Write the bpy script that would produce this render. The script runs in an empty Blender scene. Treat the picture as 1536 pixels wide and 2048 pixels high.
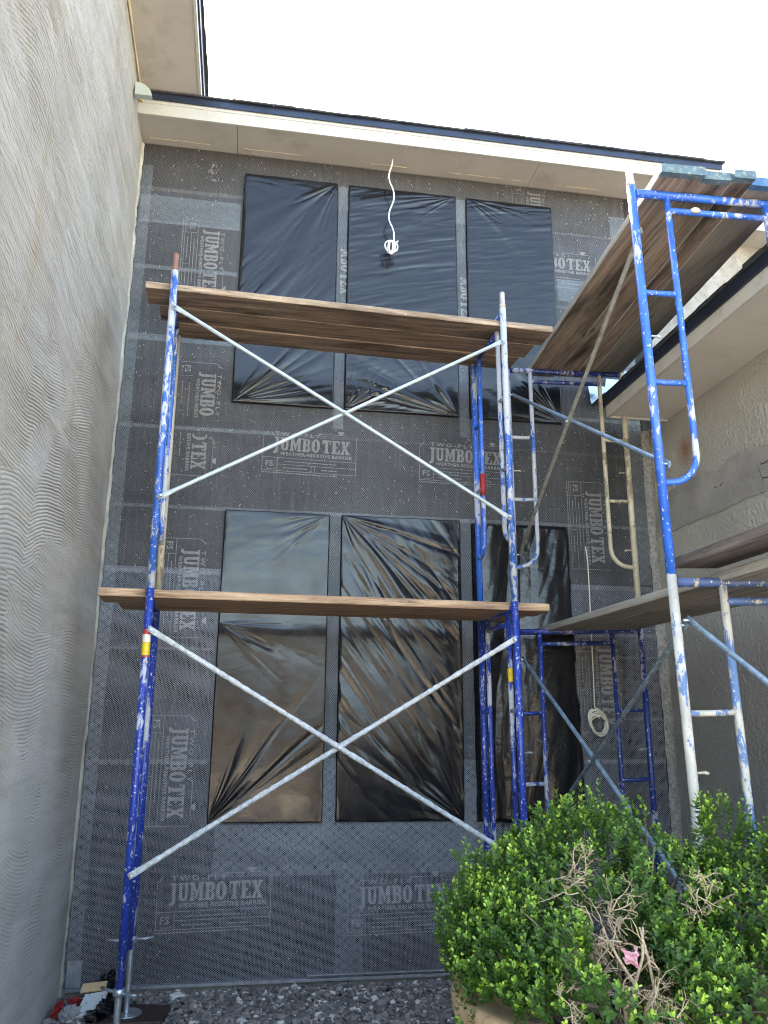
import bpy, math, random
import numpy as np
from mathutils import Vector, Matrix

random.seed(7)
rng = np.random.default_rng(7)
S = bpy.context.scene
COL = S.collection
R = math.radians

# ------------------------------------------------------------------ camera
cam = bpy.data.cameras.new('camera')
cam.sensor_fit = 'HORIZONTAL'
cam.sensor_width = 36.0
cam.lens = 37.43
cam.clip_start = 0.05
cam.clip_end = 2000
co = bpy.data.objects.new('camera', cam)
COL.objects.link(co)
rt = Vector((0.98665, -0.16267, 0.00728)); up = Vector((-0.04771, -0.24603, 0.96809)); fw = Vector((0.15569, 0.95551, 0.25051))
m3 = Matrix((rt, up, -fw)).transposed()
co.matrix_world = m3.to_4x4()
S.camera = co

# ------------------------------------------------------------------ sky, sun, exposure
SUN_EL, SUN_AZ = 46.0, -10.0          # azimuth from +Y towards +X
W = bpy.data.worlds.new('World'); S.world = W
W.use_nodes = True
wt = W.node_tree; wt.nodes.clear()
wo = wt.nodes.new('ShaderNodeOutputWorld'); bg = wt.nodes.new('ShaderNodeBackground')
sky = wt.nodes.new('ShaderNodeTexSky'); sky.sky_type = 'NISHITA'; sky.sun_disc = False
sky.sun_elevation = R(SUN_EL); sky.sun_rotation = R(SUN_AZ)
sky.air_density = 1.0; sky.dust_density = 0.7; sky.ozone_density = 3.0
wt.links.new(sky.outputs[0], bg.inputs[0]); wt.links.new(bg.outputs[0], wo.inputs[0])
bg.inputs[1].default_value = 0.10
sl = bpy.data.lights.new('sun', 'SUN'); sl.energy = 5.0; sl.angle = R(0.6); sl.color = (1.0, 0.95, 0.87)
so = bpy.data.objects.new('sun', sl); COL.objects.link(so)
sd = Vector((math.sin(R(SUN_AZ)) * math.cos(R(SUN_EL)), math.cos(R(SUN_AZ)) * math.cos(R(SUN_EL)), math.sin(R(SUN_EL))))
so.rotation_euler = sd.to_track_quat('Z', 'Y').to_euler()
S.view_settings.view_transform = 'Standard'; S.view_settings.look = 'None'
S.view_settings.exposure = 3.95; S.view_settings.gamma = 1.0
S.view_settings.use_white_balance = True
S.view_settings.white_balance_temperature = 8600; S.view_settings.white_balance_tint = 10
S.view_settings.use_curve_mapping = False
S.render.engine = 'CYCLES'
S.cycles.use_denoising = True
S.cycles.filter_width = 1.1
S.cycles.max_bounces = 7; S.cycles.transparent_max_bounces = 12
S.cycles.sample_clamp_indirect = 3.0

GZ = -1.64                             # ground level (camera is at z 0)
D = 5.65                               # plane of the lathed wall

# ------------------------------------------------------------------ helpers
def tag(o, label=None, cat=None, group=None, kind=None):
    if label: o['label'] = label
    if cat: o['category'] = cat
    if group: o['group'] = group
    if kind: o['kind'] = kind
    return o

def empty(name, loc, label, cat, group=None):
    o = bpy.data.objects.new(name, None); COL.objects.link(o); o.location = loc
    o.empty_display_size = 0.1
    return tag(o, label, cat, group)

def link(name, me, parent=None, loc=None):
    o = bpy.data.objects.new(name, me); COL.objects.link(o)
    if parent is not None:
        o.parent = parent
    if loc is not None: o.location = loc
    return o

def grid_mesh(name, P, smooth=True, extra=None):
    """P: (n, m, 3) array of points -> quad sheet"""
    n, m = P.shape[:2]
    me = bpy.data.meshes.new(name)
    idx = np.arange(n * m).reshape(n, m)
    q = np.stack([idx[:-1, :-1], idx[:-1, 1:], idx[1:, 1:], idx[1:, :-1]], -1).reshape(-1, 4)
    me.vertices.add(n * m); me.vertices.foreach_set('co', P.reshape(-1).astype(np.float32))
    me.loops.add(q.size); me.loops.foreach_set('vertex_index', q.reshape(-1).astype(np.int32))
    me.polygons.add(len(q))
    me.polygons.foreach_set('loop_start', (np.arange(len(q)) * 4).astype(np.int32))
    me.polygons.foreach_set('loop_total', np.full(len(q), 4, np.int32))
    me.polygons.foreach_set('use_smooth', np.full(len(q), smooth))
    me.update(calc_edges=True)
    return me

def raw_mesh(name, V, F, smooth=False):
    """V (n,3), F (k,s) uniform face size"""
    me = bpy.data.meshes.new(name)
    V = np.asarray(V, np.float32); F = np.asarray(F, np.int32); s = F.shape[1]
    me.vertices.add(len(V)); me.vertices.foreach_set('co', V.reshape(-1))
    me.loops.add(F.size); me.loops.foreach_set('vertex_index', F.reshape(-1))
    me.polygons.add(len(F))
    me.polygons.foreach_set('loop_start', (np.arange(len(F)) * s).astype(np.int32))
    me.polygons.foreach_set('loop_total', np.full(len(F), s, np.int32))
    me.polygons.foreach_set('use_smooth', np.full(len(F), smooth))
    me.update(calc_edges=True)
    return me

class MB:
    def __init__(s): s.v = []; s.f = []; s.sm = []; s.warp = None
    def add(s, vs, fs, smooth=False):
        b = len(s.v)
        if s.warp: vs = [s.warp(v) for v in vs]
        s.v += [tuple(v) for v in vs]; s.f += [tuple(i + b for i in f) for f in fs]; s.sm += [smooth] * len(fs)
        return s
    def box(s, x0, x1, y0, y1, z0, z1):
        vs = [(x, y, z) for x in (x0, x1) for y in (y0, y1) for z in (z0, z1)]
        fs = [(0, 1, 3, 2), (4, 6, 7, 5), (0, 4, 5, 1), (2, 3, 7, 6), (0, 2, 6, 4), (1, 5, 7, 3)]
        return s.add(vs, fs)
    def hexa(s, c):  # 8 corners: bottom 4 ccw, top 4 ccw
        return s.add(c, [(3, 2, 1, 0), (4, 5, 6, 7), (0, 1, 5, 4), (1, 2, 6, 5), (2, 3, 7, 6), (3, 0, 4, 7)])
    def tube(s, pts, r, seg=12, flat=None, cap=True, hole=0):
        """pts list of points, r scalar or list; flat = list of (scale) squashing along the first frame axis"""
        pts = [Vector(p) for p in pts]; n = len(pts)
        rr = r if isinstance(r, (list, tuple)) else [r] * n
        vs = []; prev = None
        for i, p in enumerate(pts):
            t = (pts[min(i + 1, n - 1)] - pts[max(i - 1, 0)]).normalized()
            if prev is None:
                a = Vector((0, 1, 0)) if abs(t.y) < 0.9 else Vector((1, 0, 0))
                u = (a - t * a.dot(t)).normalized()
            else:
                u = (prev - t * prev.dot(t)).normalized()
            prev = u; w = t.cross(u)
            fl = flat[i] if flat else (1, 1)
            for k in range(seg):
                an = 2 * math.pi * k / seg
                vs.append(p + u * (math.cos(an) * rr[i] * fl[0]) + w * (math.sin(an) * rr[i] * fl[1]))
        fs = [(i * seg + k, i * seg + (k + 1) % seg, (i + 1) * seg + (k + 1) % seg, (i + 1) * seg + k) for i in range(n - 1) for k in range(seg)]
        b = len(s.v)
        s.add(vs, fs, True)
        if cap:
            s.f += [tuple(b + k for k in range(seg))[::-1], tuple(b + (n - 1) * seg + k for k in range(seg))]; s.sm += [False, False]
        return s
    def build(s, name, mat, parent=None, origin=None, bevel=0):
        me = bpy.data.meshes.new(name)
        vs = s.v
        if origin is not None: vs = [(v[0] - origin[0], v[1] - origin[1], v[2] - origin[2]) for v in vs]
        me.from_pydata(vs, [], s.f)
        me.polygons.foreach_set('use_smooth', s.sm)
        me.update()
        if mat: me.materials.append(mat)
        o = link(name, me, parent)
        if parent is None and origin is not None: o.location = origin
        if bevel:
            md = o.modifiers.new('bevel', 'BEVEL'); md.width = bevel; md.segments = 2; md.limit_method = 'ANGLE'
        return o

# value noise ---------------------------------------------------------------
def vnoise(x, y, seed=0):
    x = np.asarray(x, float); y = np.asarray(y, float)
    xi = np.floor(x).astype(np.int64); yi = np.floor(y).astype(np.int64)
    fx = x - xi; fy = y - yi
    fx = fx * fx * (3 - 2 * fx); fy = fy * fy * (3 - 2 * fy)
    def h(a, b):
        n = (a * 374761393 + b * 668265263 + seed * 1442695041) & 0xffffffff
        n = ((n ^ (n >> 13)) * 1274126177) & 0xffffffff
        n = n ^ (n >> 16)
        return (n & 0xffff) / 65535.0
    a = h(xi, yi); b = h(xi + 1, yi); c = h(xi, yi + 1); d = h(xi + 1, yi + 1)
    return (a * (1 - fx) + b * fx) * (1 - fy) + (c * (1 - fx) + d * fx) * fy
def fbm(x, y, seed=0, o=4):
    t = 0; a = 0.5; w = 0
    for i in range(o):
        t = t + a * vnoise(x * 2 ** i, y * 2 ** i, seed + i * 17); w += a; a *= 0.5
    return t / w

# ------------------------------------------------------------------ materials
class NT:
    def __init__(s, name):
        s.m = bpy.data.materials.new(name); s.m.use_nodes = True
        s.t = s.m.node_tree; s.t.nodes.clear()
        s.out = s.t.nodes.new('ShaderNodeOutputMaterial')
        s.b = s.t.nodes.new('ShaderNodeBsdfPrincipled')
        s.t.links.new(s.b.outputs[0], s.out.inputs[0])
        s.tc = s.t.nodes.new('ShaderNodeTexCoord')
        s.geo = None
    def n(s, typ, **kw):
        nd = s.t.nodes.new(typ)
        for k, v in kw.items():
            if k in nd.inputs: s.set(nd.inputs[k], v)
            else: setattr(nd, k, v)
        return nd
    def set(s, sock, v):
        if isinstance(v, bpy.types.NodeSocket): s.t.links.new(v, sock)
        elif isinstance(v, bpy.types.Node): s.t.links.new(v.outputs[0], sock)
        elif isinstance(v, tuple) and len(v) == 3 and sock.type == 'RGBA': sock.default_value = (*v, 1)
        else: sock.default_value = v
    def world(s):
        if s.geo is None: s.geo = s.t.nodes.new('ShaderNodeNewGeometry')
        return s.geo.outputs['Position']
    def obj(s): return s.tc.outputs['Object']
    def map(s, vec, scale=(1, 1, 1), loc=(0, 0, 0), rot=(0, 0, 0)):
        mp = s.n('ShaderNodeMapping'); s.set(mp.inputs['Vector'], vec)
        mp.inputs['Scale'].default_value = scale; mp.inputs['Location'].default_value = loc; mp.inputs['Rotation'].default_value = rot
        return mp.outputs[0]
    def noise(s, vec, scale, detail=4, rough=0.55, dist=0.0):
        nd = s.n('ShaderNodeTexNoise'); s.set(nd.inputs['Vector'], vec)
        nd.inputs['Scale'].default_value = scale; nd.inputs['Detail'].default_value = detail
        nd.inputs['Roughness'].default_value = rough; nd.inputs['Distortion'].default_value = dist
        return nd.outputs[0]
    def ramp(s, fac, lo, hi, a=(0, 0, 0), b=(1, 1, 1), interp='LINEAR'):
        r = s.n('ShaderNodeValToRGB'); s.set(r.inputs[0], fac)
        r.color_ramp.interpolation = interp
        e = r.color_ramp.elements; e[0].position = lo; e[1].position = hi
        e[0].color = (*a, 1); e[1].color = (*b, 1)
        return r.outputs[0]
    def mix(s, fac, a, b, mode='MIX'):
        mx = s.n('ShaderNodeMix'); mx.data_type = 'RGBA'; mx.blend_type = mode
        s.set(mx.inputs[0], fac); s.set(mx.inputs[6], a); s.set(mx.inputs[7], b)
        return mx.outputs[2]
    def math(s, op, a, b=0.5, c=None):
        md = s.n('ShaderNodeMath'); md.operation = op; s.set(md.inputs[0], a); s.set(md.inputs[1], b)
        if c is not None: s.set(md.inputs[2], c)
        return md.outputs[0]
    def bump(s, h, strength=0.5, dist=0.01, normal=None):
        bp = s.n('ShaderNodeBump'); s.set(bp.inputs['Height'], h)
        bp.inputs['Strength'].default_value = strength; bp.inputs['Distance'].default_value = dist
        if normal is not None: s.set(bp.inputs['Normal'], normal)
        return bp.outputs[0]
    def rnd(s):
        return s.n('ShaderNodeObjectInfo').outputs['Random']
    def fin(s, col, rough=0.8, normal=None, **kw):
        s.set(s.b.inputs['Base Color'], col); s.set(s.b.inputs['Roughness'], rough)
        if normal is not None: s.set(s.b.inputs['Normal'], normal)
        for k, v in kw.items(): s.set(s.b.inputs[k.replace('_', ' ')], v)
        return s.m

def mat_scratch():
    t = NT('scratch_coat'); w = t.world()
    base = t.ramp(t.noise(w, 1.3, 5), 0.3, 0.7, (0.40, 0.388, 0.365), (0.52, 0.505, 0.48))
    streak = t.ramp(t.noise(t.map(w, (1, 0.5, 5)), 2.2, 6, 0.65, 0.6), 0.36, 0.62, (0.34, 0.325, 0.295), (0.54, 0.525, 0.49))
    c = t.mix(0.45, base, streak)
    # small pale laitance and dark damp specks
    c = t.mix(t.ramp(t.noise(w, 60, 3), 0.55, 0.75), c, (0.5, 0.49, 0.46))
    c = t.mix(t.math('MULTIPLY', t.ramp(t.noise(t.map(w, (1, 3, 0.5)), 1.6, 4), 0.60, 0.75), 0.35), c, (0.36, 0.255, 0.13))
    h = t.math('ADD', t.math('MULTIPLY', t.noise(w, 150, 5, 0.8), 0.9), t.noise(t.map(w, (1, 1, 3)), 45, 5, 0.75))
    nb = t.bump(h, 1.0, 0.010)
    return t.fin(c, 0.9, nb)

def mat_plain(name, col, rough=0.7, var=0.15, scale=6, bump=0.15, dirt=None, metallic=0.0, bscale=90, spec=0.5):
    t = NT(name); w = t.world()
    lo = tuple(c * (1 - var) for c in col); hi = tuple(min(1, c * (1 + var)) for c in col)
    c = t.ramp(t.noise(w, scale, 5, 0.6), 0.3, 0.7, lo, hi)
    if dirt: c = t.mix(t.math('MULTIPLY', t.ramp(t.noise(t.map(w, (1, 1, 1)), scale * 2.3, 6, 0.7), 0.52, 0.72), dirt[1]), c, dirt[0])
    nb = t.bump(t.noise(w, bscale, 4, 0.6), bump, 0.004)
    return t.fin(c, rough, nb, Metallic=metallic, Specular_IOR_Level=spec)

def mat_paper():
    t = NT('building_paper'); w = t.world()
    c = t.ramp(t.noise(w, 2.5, 5), 0.3, 0.7, (0.018, 0.018, 0.023), (0.034, 0.033, 0.037))
    wr = t.noise(t.map(w, (14, 1, 1.2)), 2.6, 3, 0.6)
    c = t.mix(t.ramp(wr, 0.5, 0.7), c, (0.055, 0.052, 0.05))
    nb = t.bump(t.math('ADD', wr, t.noise(w, 9, 3)), 0.5, 0.02)
    return t.fin(c, 0.8, nb, Specular_IOR_Level=0.2)

def mat_lath(name, cw, ch, th, col, coverage=1.0, along=False):
    """expanded metal: a real sheet with openings cut by alpha (holes a few mm wide)"""
    t = NT(name)
    sp = t.n('ShaderNodeSeparateXYZ'); wob = t.noise(t.world(), 3.0, 2)
    t.set(sp.inputs[0], t.world())
    x = t.math('DIVIDE', sp.outputs[0], cw); z = t.math('DIVIDE', sp.outputs[2], ch)
    x = t.math('ADD', x, t.math('MULTIPLY', wob, 1.2)); 
    a = t.math('ABSOLUTE', t.math('SINE', t.math('MULTIPLY', t.math('ADD', x, z), math.pi)))
    b = t.math('ABSOLUTE', t.math('SINE', t.math('MULTIPLY', t.math('SUBTRACT', x, z), math.pi)))
    mn = t.math('MINIMUM', a, b)
    thv = t.math('MULTIPLY', t.ramp(t.noise(t.map(t.world(), (1, 1, 4)), 1.6, 4, 0.6), 0.3, 0.7, (0.75,) * 3, (1.2,) * 3), th)
    strand = t.math('LESS_THAN', mn, thv)
    c = t.ramp(t.noise(t.world(), 170, 2), 0.35, 0.75, tuple(v * 0.5 for v in col), tuple(min(1, v * 1.35) for v in col))
    c = t.mix(0.35, c, t.ramp(t.noise(t.world(), 1.1, 4), 0.35, 0.65, tuple(v * 0.4 for v in col), tuple(min(1, v * 1.3) for v in col)))
    tr = t.n('ShaderNodeBsdfTransparent'); mx = t.n('ShaderNodeMixShader')
    t.set(mx.inputs[0], strand); t.t.links.new(tr.outputs[0], mx.inputs[1]); t.t.links.new(t.b.outputs[0], mx.inputs[2])
    t.t.links.new(mx.outputs[0], t.out.inputs[0])
    return t.fin(c, 0.5, t.bump(t.noise(t.world(), 120, 2), 0.6, 0.006), Metallic=0.35)

def mat_plastic(name='black_plastic', rough=0.19, bs=0.12):
    t = NT(name); o = t.world()
    h = t.noise(t.map(o, (1, 1, 1.6)), 16, 3, 0.5, 0.4)
    nb = t.bump(h, bs, 0.006)
    rg = t.ramp(t.noise(o, 7, 4), 0.3, 0.7, (rough * 0.8,) * 3, (rough * 1.5,) * 3)
    c = t.mix(t.ramp(t.noise(o, 120, 3), 0.68, 0.8), (0.008, 0.008, 0.010), (0.05, 0.05, 0.055))
    return t.fin(c, rg, nb, Specular_IOR_Level=0.42, Coat_Weight=0.08, Coat_Roughness=0.07)

def mat_paint(name, col, chip, amount, rough=0.38, deep=None, spots=0.5, rust=0.15):
    """old enamel: chips through to another colour, plaster spatter, small rust"""
    t = NT(name); o = t.world()
    base = t.mix(t.ramp(t.noise(o, 9, 4), 0.35, 0.65), col, deep or tuple(c * 0.72 for c in col))
    n1 = t.noise(t.map(o, (1, 1, 0.42)), 26, 7, 0.68, 0.3)
    big = t.ramp(t.noise(t.map(o, (1, 1, 0.6)), 3.1, 3), 0.35, 0.68, (-0.12,) * 3, (0.12,) * 3)
    f = t.math('ADD', n1, t.math('SUBTRACT', t.noise(t.map(o, (1, 1, 0.6)), 3.1, 3), 0.5))
    m = t.ramp(f, 0.66 - amount * 0.28, 0.70 - amount * 0.28)
    c = t.mix(m, base, t.mix(t.noise(o, 40, 3), chip, tuple(v * 0.72 for v in chip)))
    sp = t.ramp(t.noise(t.map(o, (1, 1, 0.8)), 75, 2, 0.5), 0.70 - spots * 0.07, 0.72 - spots * 0.07)
    c = t.mix(t.math('MULTIPLY', sp, 0.9), c, (0.62, 0.6, 0.56))
    ru = t.ramp(t.noise(o, 17, 5, 0.7), 0.70 - rust * 0.2, 0.76 - rust * 0.2)
    c = t.mix(t.math('MULTIPLY', ru, 0.8), c, (0.16, 0.07, 0.035))
    rg = t.mix(m, (rough,) * 3, (0.75,) * 3)
    nb = t.bump(t.math('ADD', t.math('MULTIPLY', m, 0.5), t.math('MULTIPLY', sp, 1.0)), 0.35, 0.003)
    return t.fin(c, rg, nb)

def mat_wood(name, axis, dark, light, edge=1.0, stain=0.5, grey=0.0):
    """weathered plank, grain runs along object axis 0 (X) or 1 (Y)"""
    t = NT(name); o = t.obj(); r = t.rnd()
    off = t.n('ShaderNodeVectorMath'); off.operation = 'ADD'; t.set(off.inputs[0], o)
    cmb = t.n('ShaderNodeCombineXYZ'); 
    for k in range(3): t.set(cmb.inputs[k], t.math('MULTIPLY', r, 7.3 + 3 * k))
    t.set(off.inputs[1], cmb.outputs[0]); v = off.outputs[0]
    s1 = (0.6, 14, 14) if axis == 0 else (14, 0.6, 14)
    s2 = (0.5, 2.2, 2.2) if axis == 0 else (2.2, 0.5, 2.2)
    g = t.noise(t.map(v, s1), 3.2, 7, 0.65, 0.5)
    c = t.ramp(g, 0.32, 0.7, dark, light)
    st = t.ramp(t.noise(t.map(v, s2), 2.4, 5, 0.6, 0.4), 0.5, 0.7)
    c = t.mix(t.math('MULTIPLY', st, stain), c, tuple(x * 0.25 for x in dark))
    pl = t.ramp(t.noise(t.map(v, (s2[0], s2[1], s2[2]), (5, 5, 5)), 3.1, 6, 0.7), 0.56, 0.74)
    c = t.mix(t.math('MULTIPLY', pl, 0.45), c, (0.34, 0.31, 0.27))
    c = t.mix(t.math('MULTIPLY', t.ramp(t.noise(v, 55, 3), 0.68, 0.72), 0.6), c, (0.5, 0.47, 0.42))
    if grey: c = t.mix(grey, c, (0.3, 0.285, 0.26))
    vk = t.n('ShaderNodeTexVoronoi'); t.set(vk.inputs['Vector'], t.map(v, (1.0, 3.0, 3.0) if axis == 0 else (3.0, 1.0, 3.0))); vk.inputs['Scale'].default_value = 1.9
    kn = t.ramp(vk.outputs['Distance'], 0.03, 0.10, (1, 1, 1), (0, 0, 0))
    c = t.mix(t.math('MULTIPLY', kn, 0.85), c, tuple(x * 0.3 for x in dark))
    crk = t.ramp(t.noise(t.map(v, tuple(q * 1.6 if q > 1 else q * 0.7 for q in s1)), 2.1, 2, 0.4), 0.495, 0.5, (0, 0, 0), (1, 1, 1))
    crk2 = t.ramp(t.noise(t.map(v, tuple(q * 1.6 if q > 1 else q * 0.7 for q in s1)), 2.1, 2, 0.4), 0.505, 0.51, (1, 1, 1), (0, 0, 0))
    ck = t.math('MULTIPLY', t.math('MULTIPLY', crk, crk2), t.ramp(t.noise(v, 1.7, 2), 0.5, 0.6))
    c = t.mix(t.math('MULTIPLY', ck, 0.8), c, (0.02, 0.015, 0.012))
    nb = t.bump(t.math('SUBTRACT', t.math('ADD', g, t.math('MULTIPLY', t.noise(v, 60, 4), 0.3)), ck), 0.7, 0.007)
    return t.fin(c, 0.82, nb)

M = {}
M['scratch'] = mat_scratch()
M['plaster_edge'] = mat_plain('cream_plaster_edge', (0.42, 0.395, 0.33), 0.9, 0.25, 14, 0.8, None, 0, 60)
M['green_end'] = mat_plain('green_painted_end', (0.05, 0.16, 0.09), 0.7, 0.2, 20, 0.3)
M['soffit'] = mat_plain('soffit_paint', (0.40, 0.375, 0.34), 0.8, 0.08, 2.0, 0.1, ((0.2, 0.17, 0.13), 0.35))
M['soffit2'] = mat_plain('porch_soffit_paint', (0.58, 0.54, 0.49), 0.75, 0.06, 1.3, 0.06, ((0.3, 0.24, 0.18), 0.25))
M['fascia'] = mat_plain('fascia_paint', (0.42, 0.405, 0.365), 0.65, 0.1, 3.0, 0.12, ((0.36, 0.31, 0.22), 0.5))
M['fascia2'] = mat_plain('porch_fascia_paint', (0.55, 0.51, 0.46), 0.65, 0.1, 3.0, 0.15, ((0.3, 0.25, 0.2), 0.6))
M['caulk'] = mat_plain('caulk', (0.62, 0.52, 0.36), 0.8, 0.2, 12, 0.4)
M['drip'] = mat_plain('drip_edge_metal', (0.022, 0.032, 0.055), 0.35, 0.3, 4.0, 0.15, None, 0.3)
M['shingle'] = mat_plain('roof_shingle', (0.035, 0.035, 0.038), 0.95, 0.4, 30, 0.9, None, 0, 200)
M['paper'] = mat_paper()
M['print'] = mat_plain('white_print', (0.22, 0.21, 0.20), 0.7, 0.25, 30, 0.05, ((0.06, 0.06, 0.06), 0.6))
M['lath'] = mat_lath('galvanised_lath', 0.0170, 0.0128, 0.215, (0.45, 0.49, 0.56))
M['lath_hi'] = mat_lath('shade_toned_lath', 0.0165, 0.0122, 0.19, (0.27, 0.275, 0.29))  # upper sheets: shade on strands seen from below, put into a darker colour
M['lath2'] = mat_lath('galvanised_lath_lap', 0.0140, 0.0105, 0.225, (0.33, 0.38, 0.42))
M['lath3'] = mat_lath('rib_lath', 0.02, 0.012, 0.34, (0.17, 0.16, 0.155))
M['galv'] = mat_plain('galvanised_steel', (0.45, 0.52, 0.58), 0.32, 0.25, 18, 0.2, ((0.2, 0.2, 0.2), 0.4), 0.8)
M['galvp'] = mat_plain('grey_brace_steel', (0.40, 0.46, 0.48), 0.42, 0.15, 14, 0.2, ((0.6, 0.6, 0.58), 0.5), 0.25)
M['crust'] = mat_plain('cement_crusted_steel', (0.50, 0.52, 0.52), 0.85, 0.3, 40, 1.0, ((0.20, 0.21, 0.22), 0.9), 0.0, 70)
M['brown_brace'] = mat_plain('old_brown_steel', (0.20, 0.19, 0.16), 0.6, 0.4, 22, 0.5, ((0.42, 0.4, 0.34), 0.6))
M['dark_brace'] = mat_plain('dark_blue_steel', (0.09, 0.12, 0.14), 0.45, 0.5, 24, 0.5, ((0.4, 0.45, 0.47), 0.75))
M['steelbl'] = mat_plain('blue_grey_steel', (0.20, 0.29, 0.37), 0.4, 0.3, 20, 0.4, ((0.55, 0.6, 0.62), 0.6), 0.3)
M['plastic'] = mat_plastic()
M['plastic2'] = mat_plastic('loose_black_plastic', 0.20, 0.5)
M['blue_hi'] = mat_paint('worn_blue_paint', (0.022, 0.13, 0.50), (0.52, 0.54, 0.58), 0.78, spots=0.7)
M['blue_new'] = mat_paint('bright_blue_paint', (0.018, 0.14, 0.62), (0.48, 0.51, 0.60), 0.22, 0.35, spots=0.6, rust=0.0)
M['blue_lo'] = mat_paint('royal_blue_paint', (0.010, 0.048, 0.33), (0.50, 0.52, 0.58), 0.27, 0.3, spots=0.95, rust=0.1)
M['blue_dk'] = mat_paint('dark_blue_paint', (0.008, 0.034, 0.20), (0.40, 0.40, 0.46), 0.22, 0.35, spots=0.85, rust=0.35)
M['tan'] = mat_paint('tan_paint', (0.60, 0.52, 0.38), (0.30, 0.25, 0.18), 0.1, 0.5, spots=0.3, rust=0.25)
M['white'] = mat_paint('white_over_blue_paint', (0.58, 0.55, 0.48), (0.12, 0.22, 0.42), 0.42, 0.5, spots=0.2, rust=0.0)
M['whiteblue'] = mat_paint('blue_and_cream_paint', (0.05, 0.10, 0.24), (0.48, 0.40, 0.26), 0.35, 0.5, spots=0.4, rust=0.2)
M['rust'] = mat_plain('rusty_pin', (0.22, 0.10, 0.07), 0.7, 0.3, 30, 0.5, ((0.4, 0.3, 0.27), 0.4))
M['palepin'] = mat_plain('pale_worn_pin', (0.42, 0.36, 0.31), 0.6, 0.3, 30, 0.3, ((0.2, 0.1, 0.06), 0.5))
M['wood_x'] = mat_wood('weathered_plank', 0, (0.08, 0.050, 0.035), (0.30, 0.205, 0.145), stain=0.95)
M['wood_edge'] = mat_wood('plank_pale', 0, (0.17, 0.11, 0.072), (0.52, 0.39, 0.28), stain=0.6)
M['wood_y'] = mat_wood('weathered_plank_long', 1, (0.11, 0.074, 0.054), (0.38, 0.29, 0.22), stain=0.95)
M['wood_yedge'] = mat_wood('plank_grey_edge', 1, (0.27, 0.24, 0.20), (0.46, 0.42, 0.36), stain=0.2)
M['wood_ygrey'] = mat_wood('grey_plank', 1, (0.15, 0.13, 0.10), (0.30, 0.26, 0.21), stain=0.5, grey=0.1)
M['wood_brown'] = mat_wood('old_brown_plank', 1, (0.085, 0.065, 0.055), (0.2, 0.16, 0.14), stain=0.4)
M['blueend'] = mat_plain('blue_painted_end', (0.07, 0.125, 0.155), 0.7, 0.3, 16, 0.4, ((0.42, 0.42, 0.32), 0.6))
M['blueend2'] = mat_plain('bright_blue_painted_end', (0.035, 0.12, 0.25), 0.7, 0.2, 16, 0.4, ((0.3, 0.38, 0.4), 0.3))
M['cable'] = mat_plain('white_cable', (0.72, 0.74, 0.76), 0.45, 0.05, 10, 0.0)
M['cable2'] = mat_plain('cream_cable', (0.66, 0.62, 0.52), 0.5, 0.08, 10, 0.0)
M['twig'] = mat_plain('dead_twig', (0.42, 0.32, 0.21), 0.8, 0.3, 60, 0.3)
M['bark'] = mat_plain('branch_bark', (0.17, 0.13, 0.09), 0.85, 0.35, 60, 0.5)
M['concrete'] = mat_plain('foundation_concrete', (0.30, 0.28, 0.25), 0.9, 0.25, 9, 0.6, ((0.12, 0.11, 0.09), 0.6))
M['red'] = mat_plain('red_cloth', (0.36, 0.022, 0.022), 0.6, 0.3, 20, 0.4)
M['pink'] = mat_plain('pink_paper', (0.66, 0.34, 0.37), 0.7, 0.08, 20, 0.2)
M['cardtan'] = mat_plain('cardboard', (0.52, 0.36, 0.20), 0.8, 0.15, 12, 0.2)
M['cardwhite'] = mat_plain('white_carton', (0.48, 0.53, 0.54), 0.7, 0.08, 9, 0.2, ((0.04, 0.04, 0.05), 0.9))
M['ink'] = mat_plain('black_ink', (0.02, 0.02, 0.02), 0.7, 0.1, 9, 0.0)
M['darkpad'] = mat_plain('dark_plywood_pad', (0.045, 0.022, 0.018), 0.6, 0.3, 12, 0.3)
M['stone'] = mat_plain('grey_stone', (0.26, 0.27, 0.27), 0.9, 0.2, 20, 0.6)
M['kick'] = mat_plain('grey_green_metal', (0.36, 0.40, 0.37), 0.5, 0.1, 12, 0.1)
M['orange'] = mat_plain('orange_spray', (0.34, 0.13, 0.05), 0.9, 0.25, 25, 0.3)

def mat_wallgrey():
    t = NT('dash_textured_wall'); w = t.world()
    c = t.ramp(t.noise(w, 1.1, 4), 0.3, 0.7, (0.42, 0.39, 0.34), (0.52, 0.485, 0.425))
    sp = t.n('ShaderNodeSeparateXYZ'); t.set(sp.inputs[0], w)
    # fresh grey wash below the deck (a different coat of paint)
    f = t.ramp(t.math('ADD', t.math('MULTIPLY', sp.outputs[2], 0.5), t.math('MULTIPLY', t.noise(w, 2, 3), 0.35)), 0.35, 0.75)
    c = t.mix(f, t.mix(t.noise(w, 3, 4), (0.29, 0.275, 0.25), (0.36, 0.34, 0.305)), c)
    d = t.n('ShaderNodeVectorMath'); d.operation = 'DISTANCE'; t.set(d.inputs[0], w); d.inputs[1].default_value = (3.08, 5.14, 1.93)
    c = t.mix(t.math('MULTIPLY', t.ramp(t.math('ADD', d.outputs['Value'], t.math('MULTIPLY', t.noise(w, 22, 3), 0.08)), 0.055, 0.19, (1, 1, 1), (0, 0, 0)), 0.8), c, (0.30, 0.10, 0.035))
    nn = t.noise(w, 38, 5, 0.62, 0.3)
    h = t.ramp(nn, 0.42, 0.66)
    nb = t.bump(h, 1.0, 0.008)
    return t.fin(c, 0.85, nb)
M['wallgrey'] = mat_wallgrey()
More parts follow.
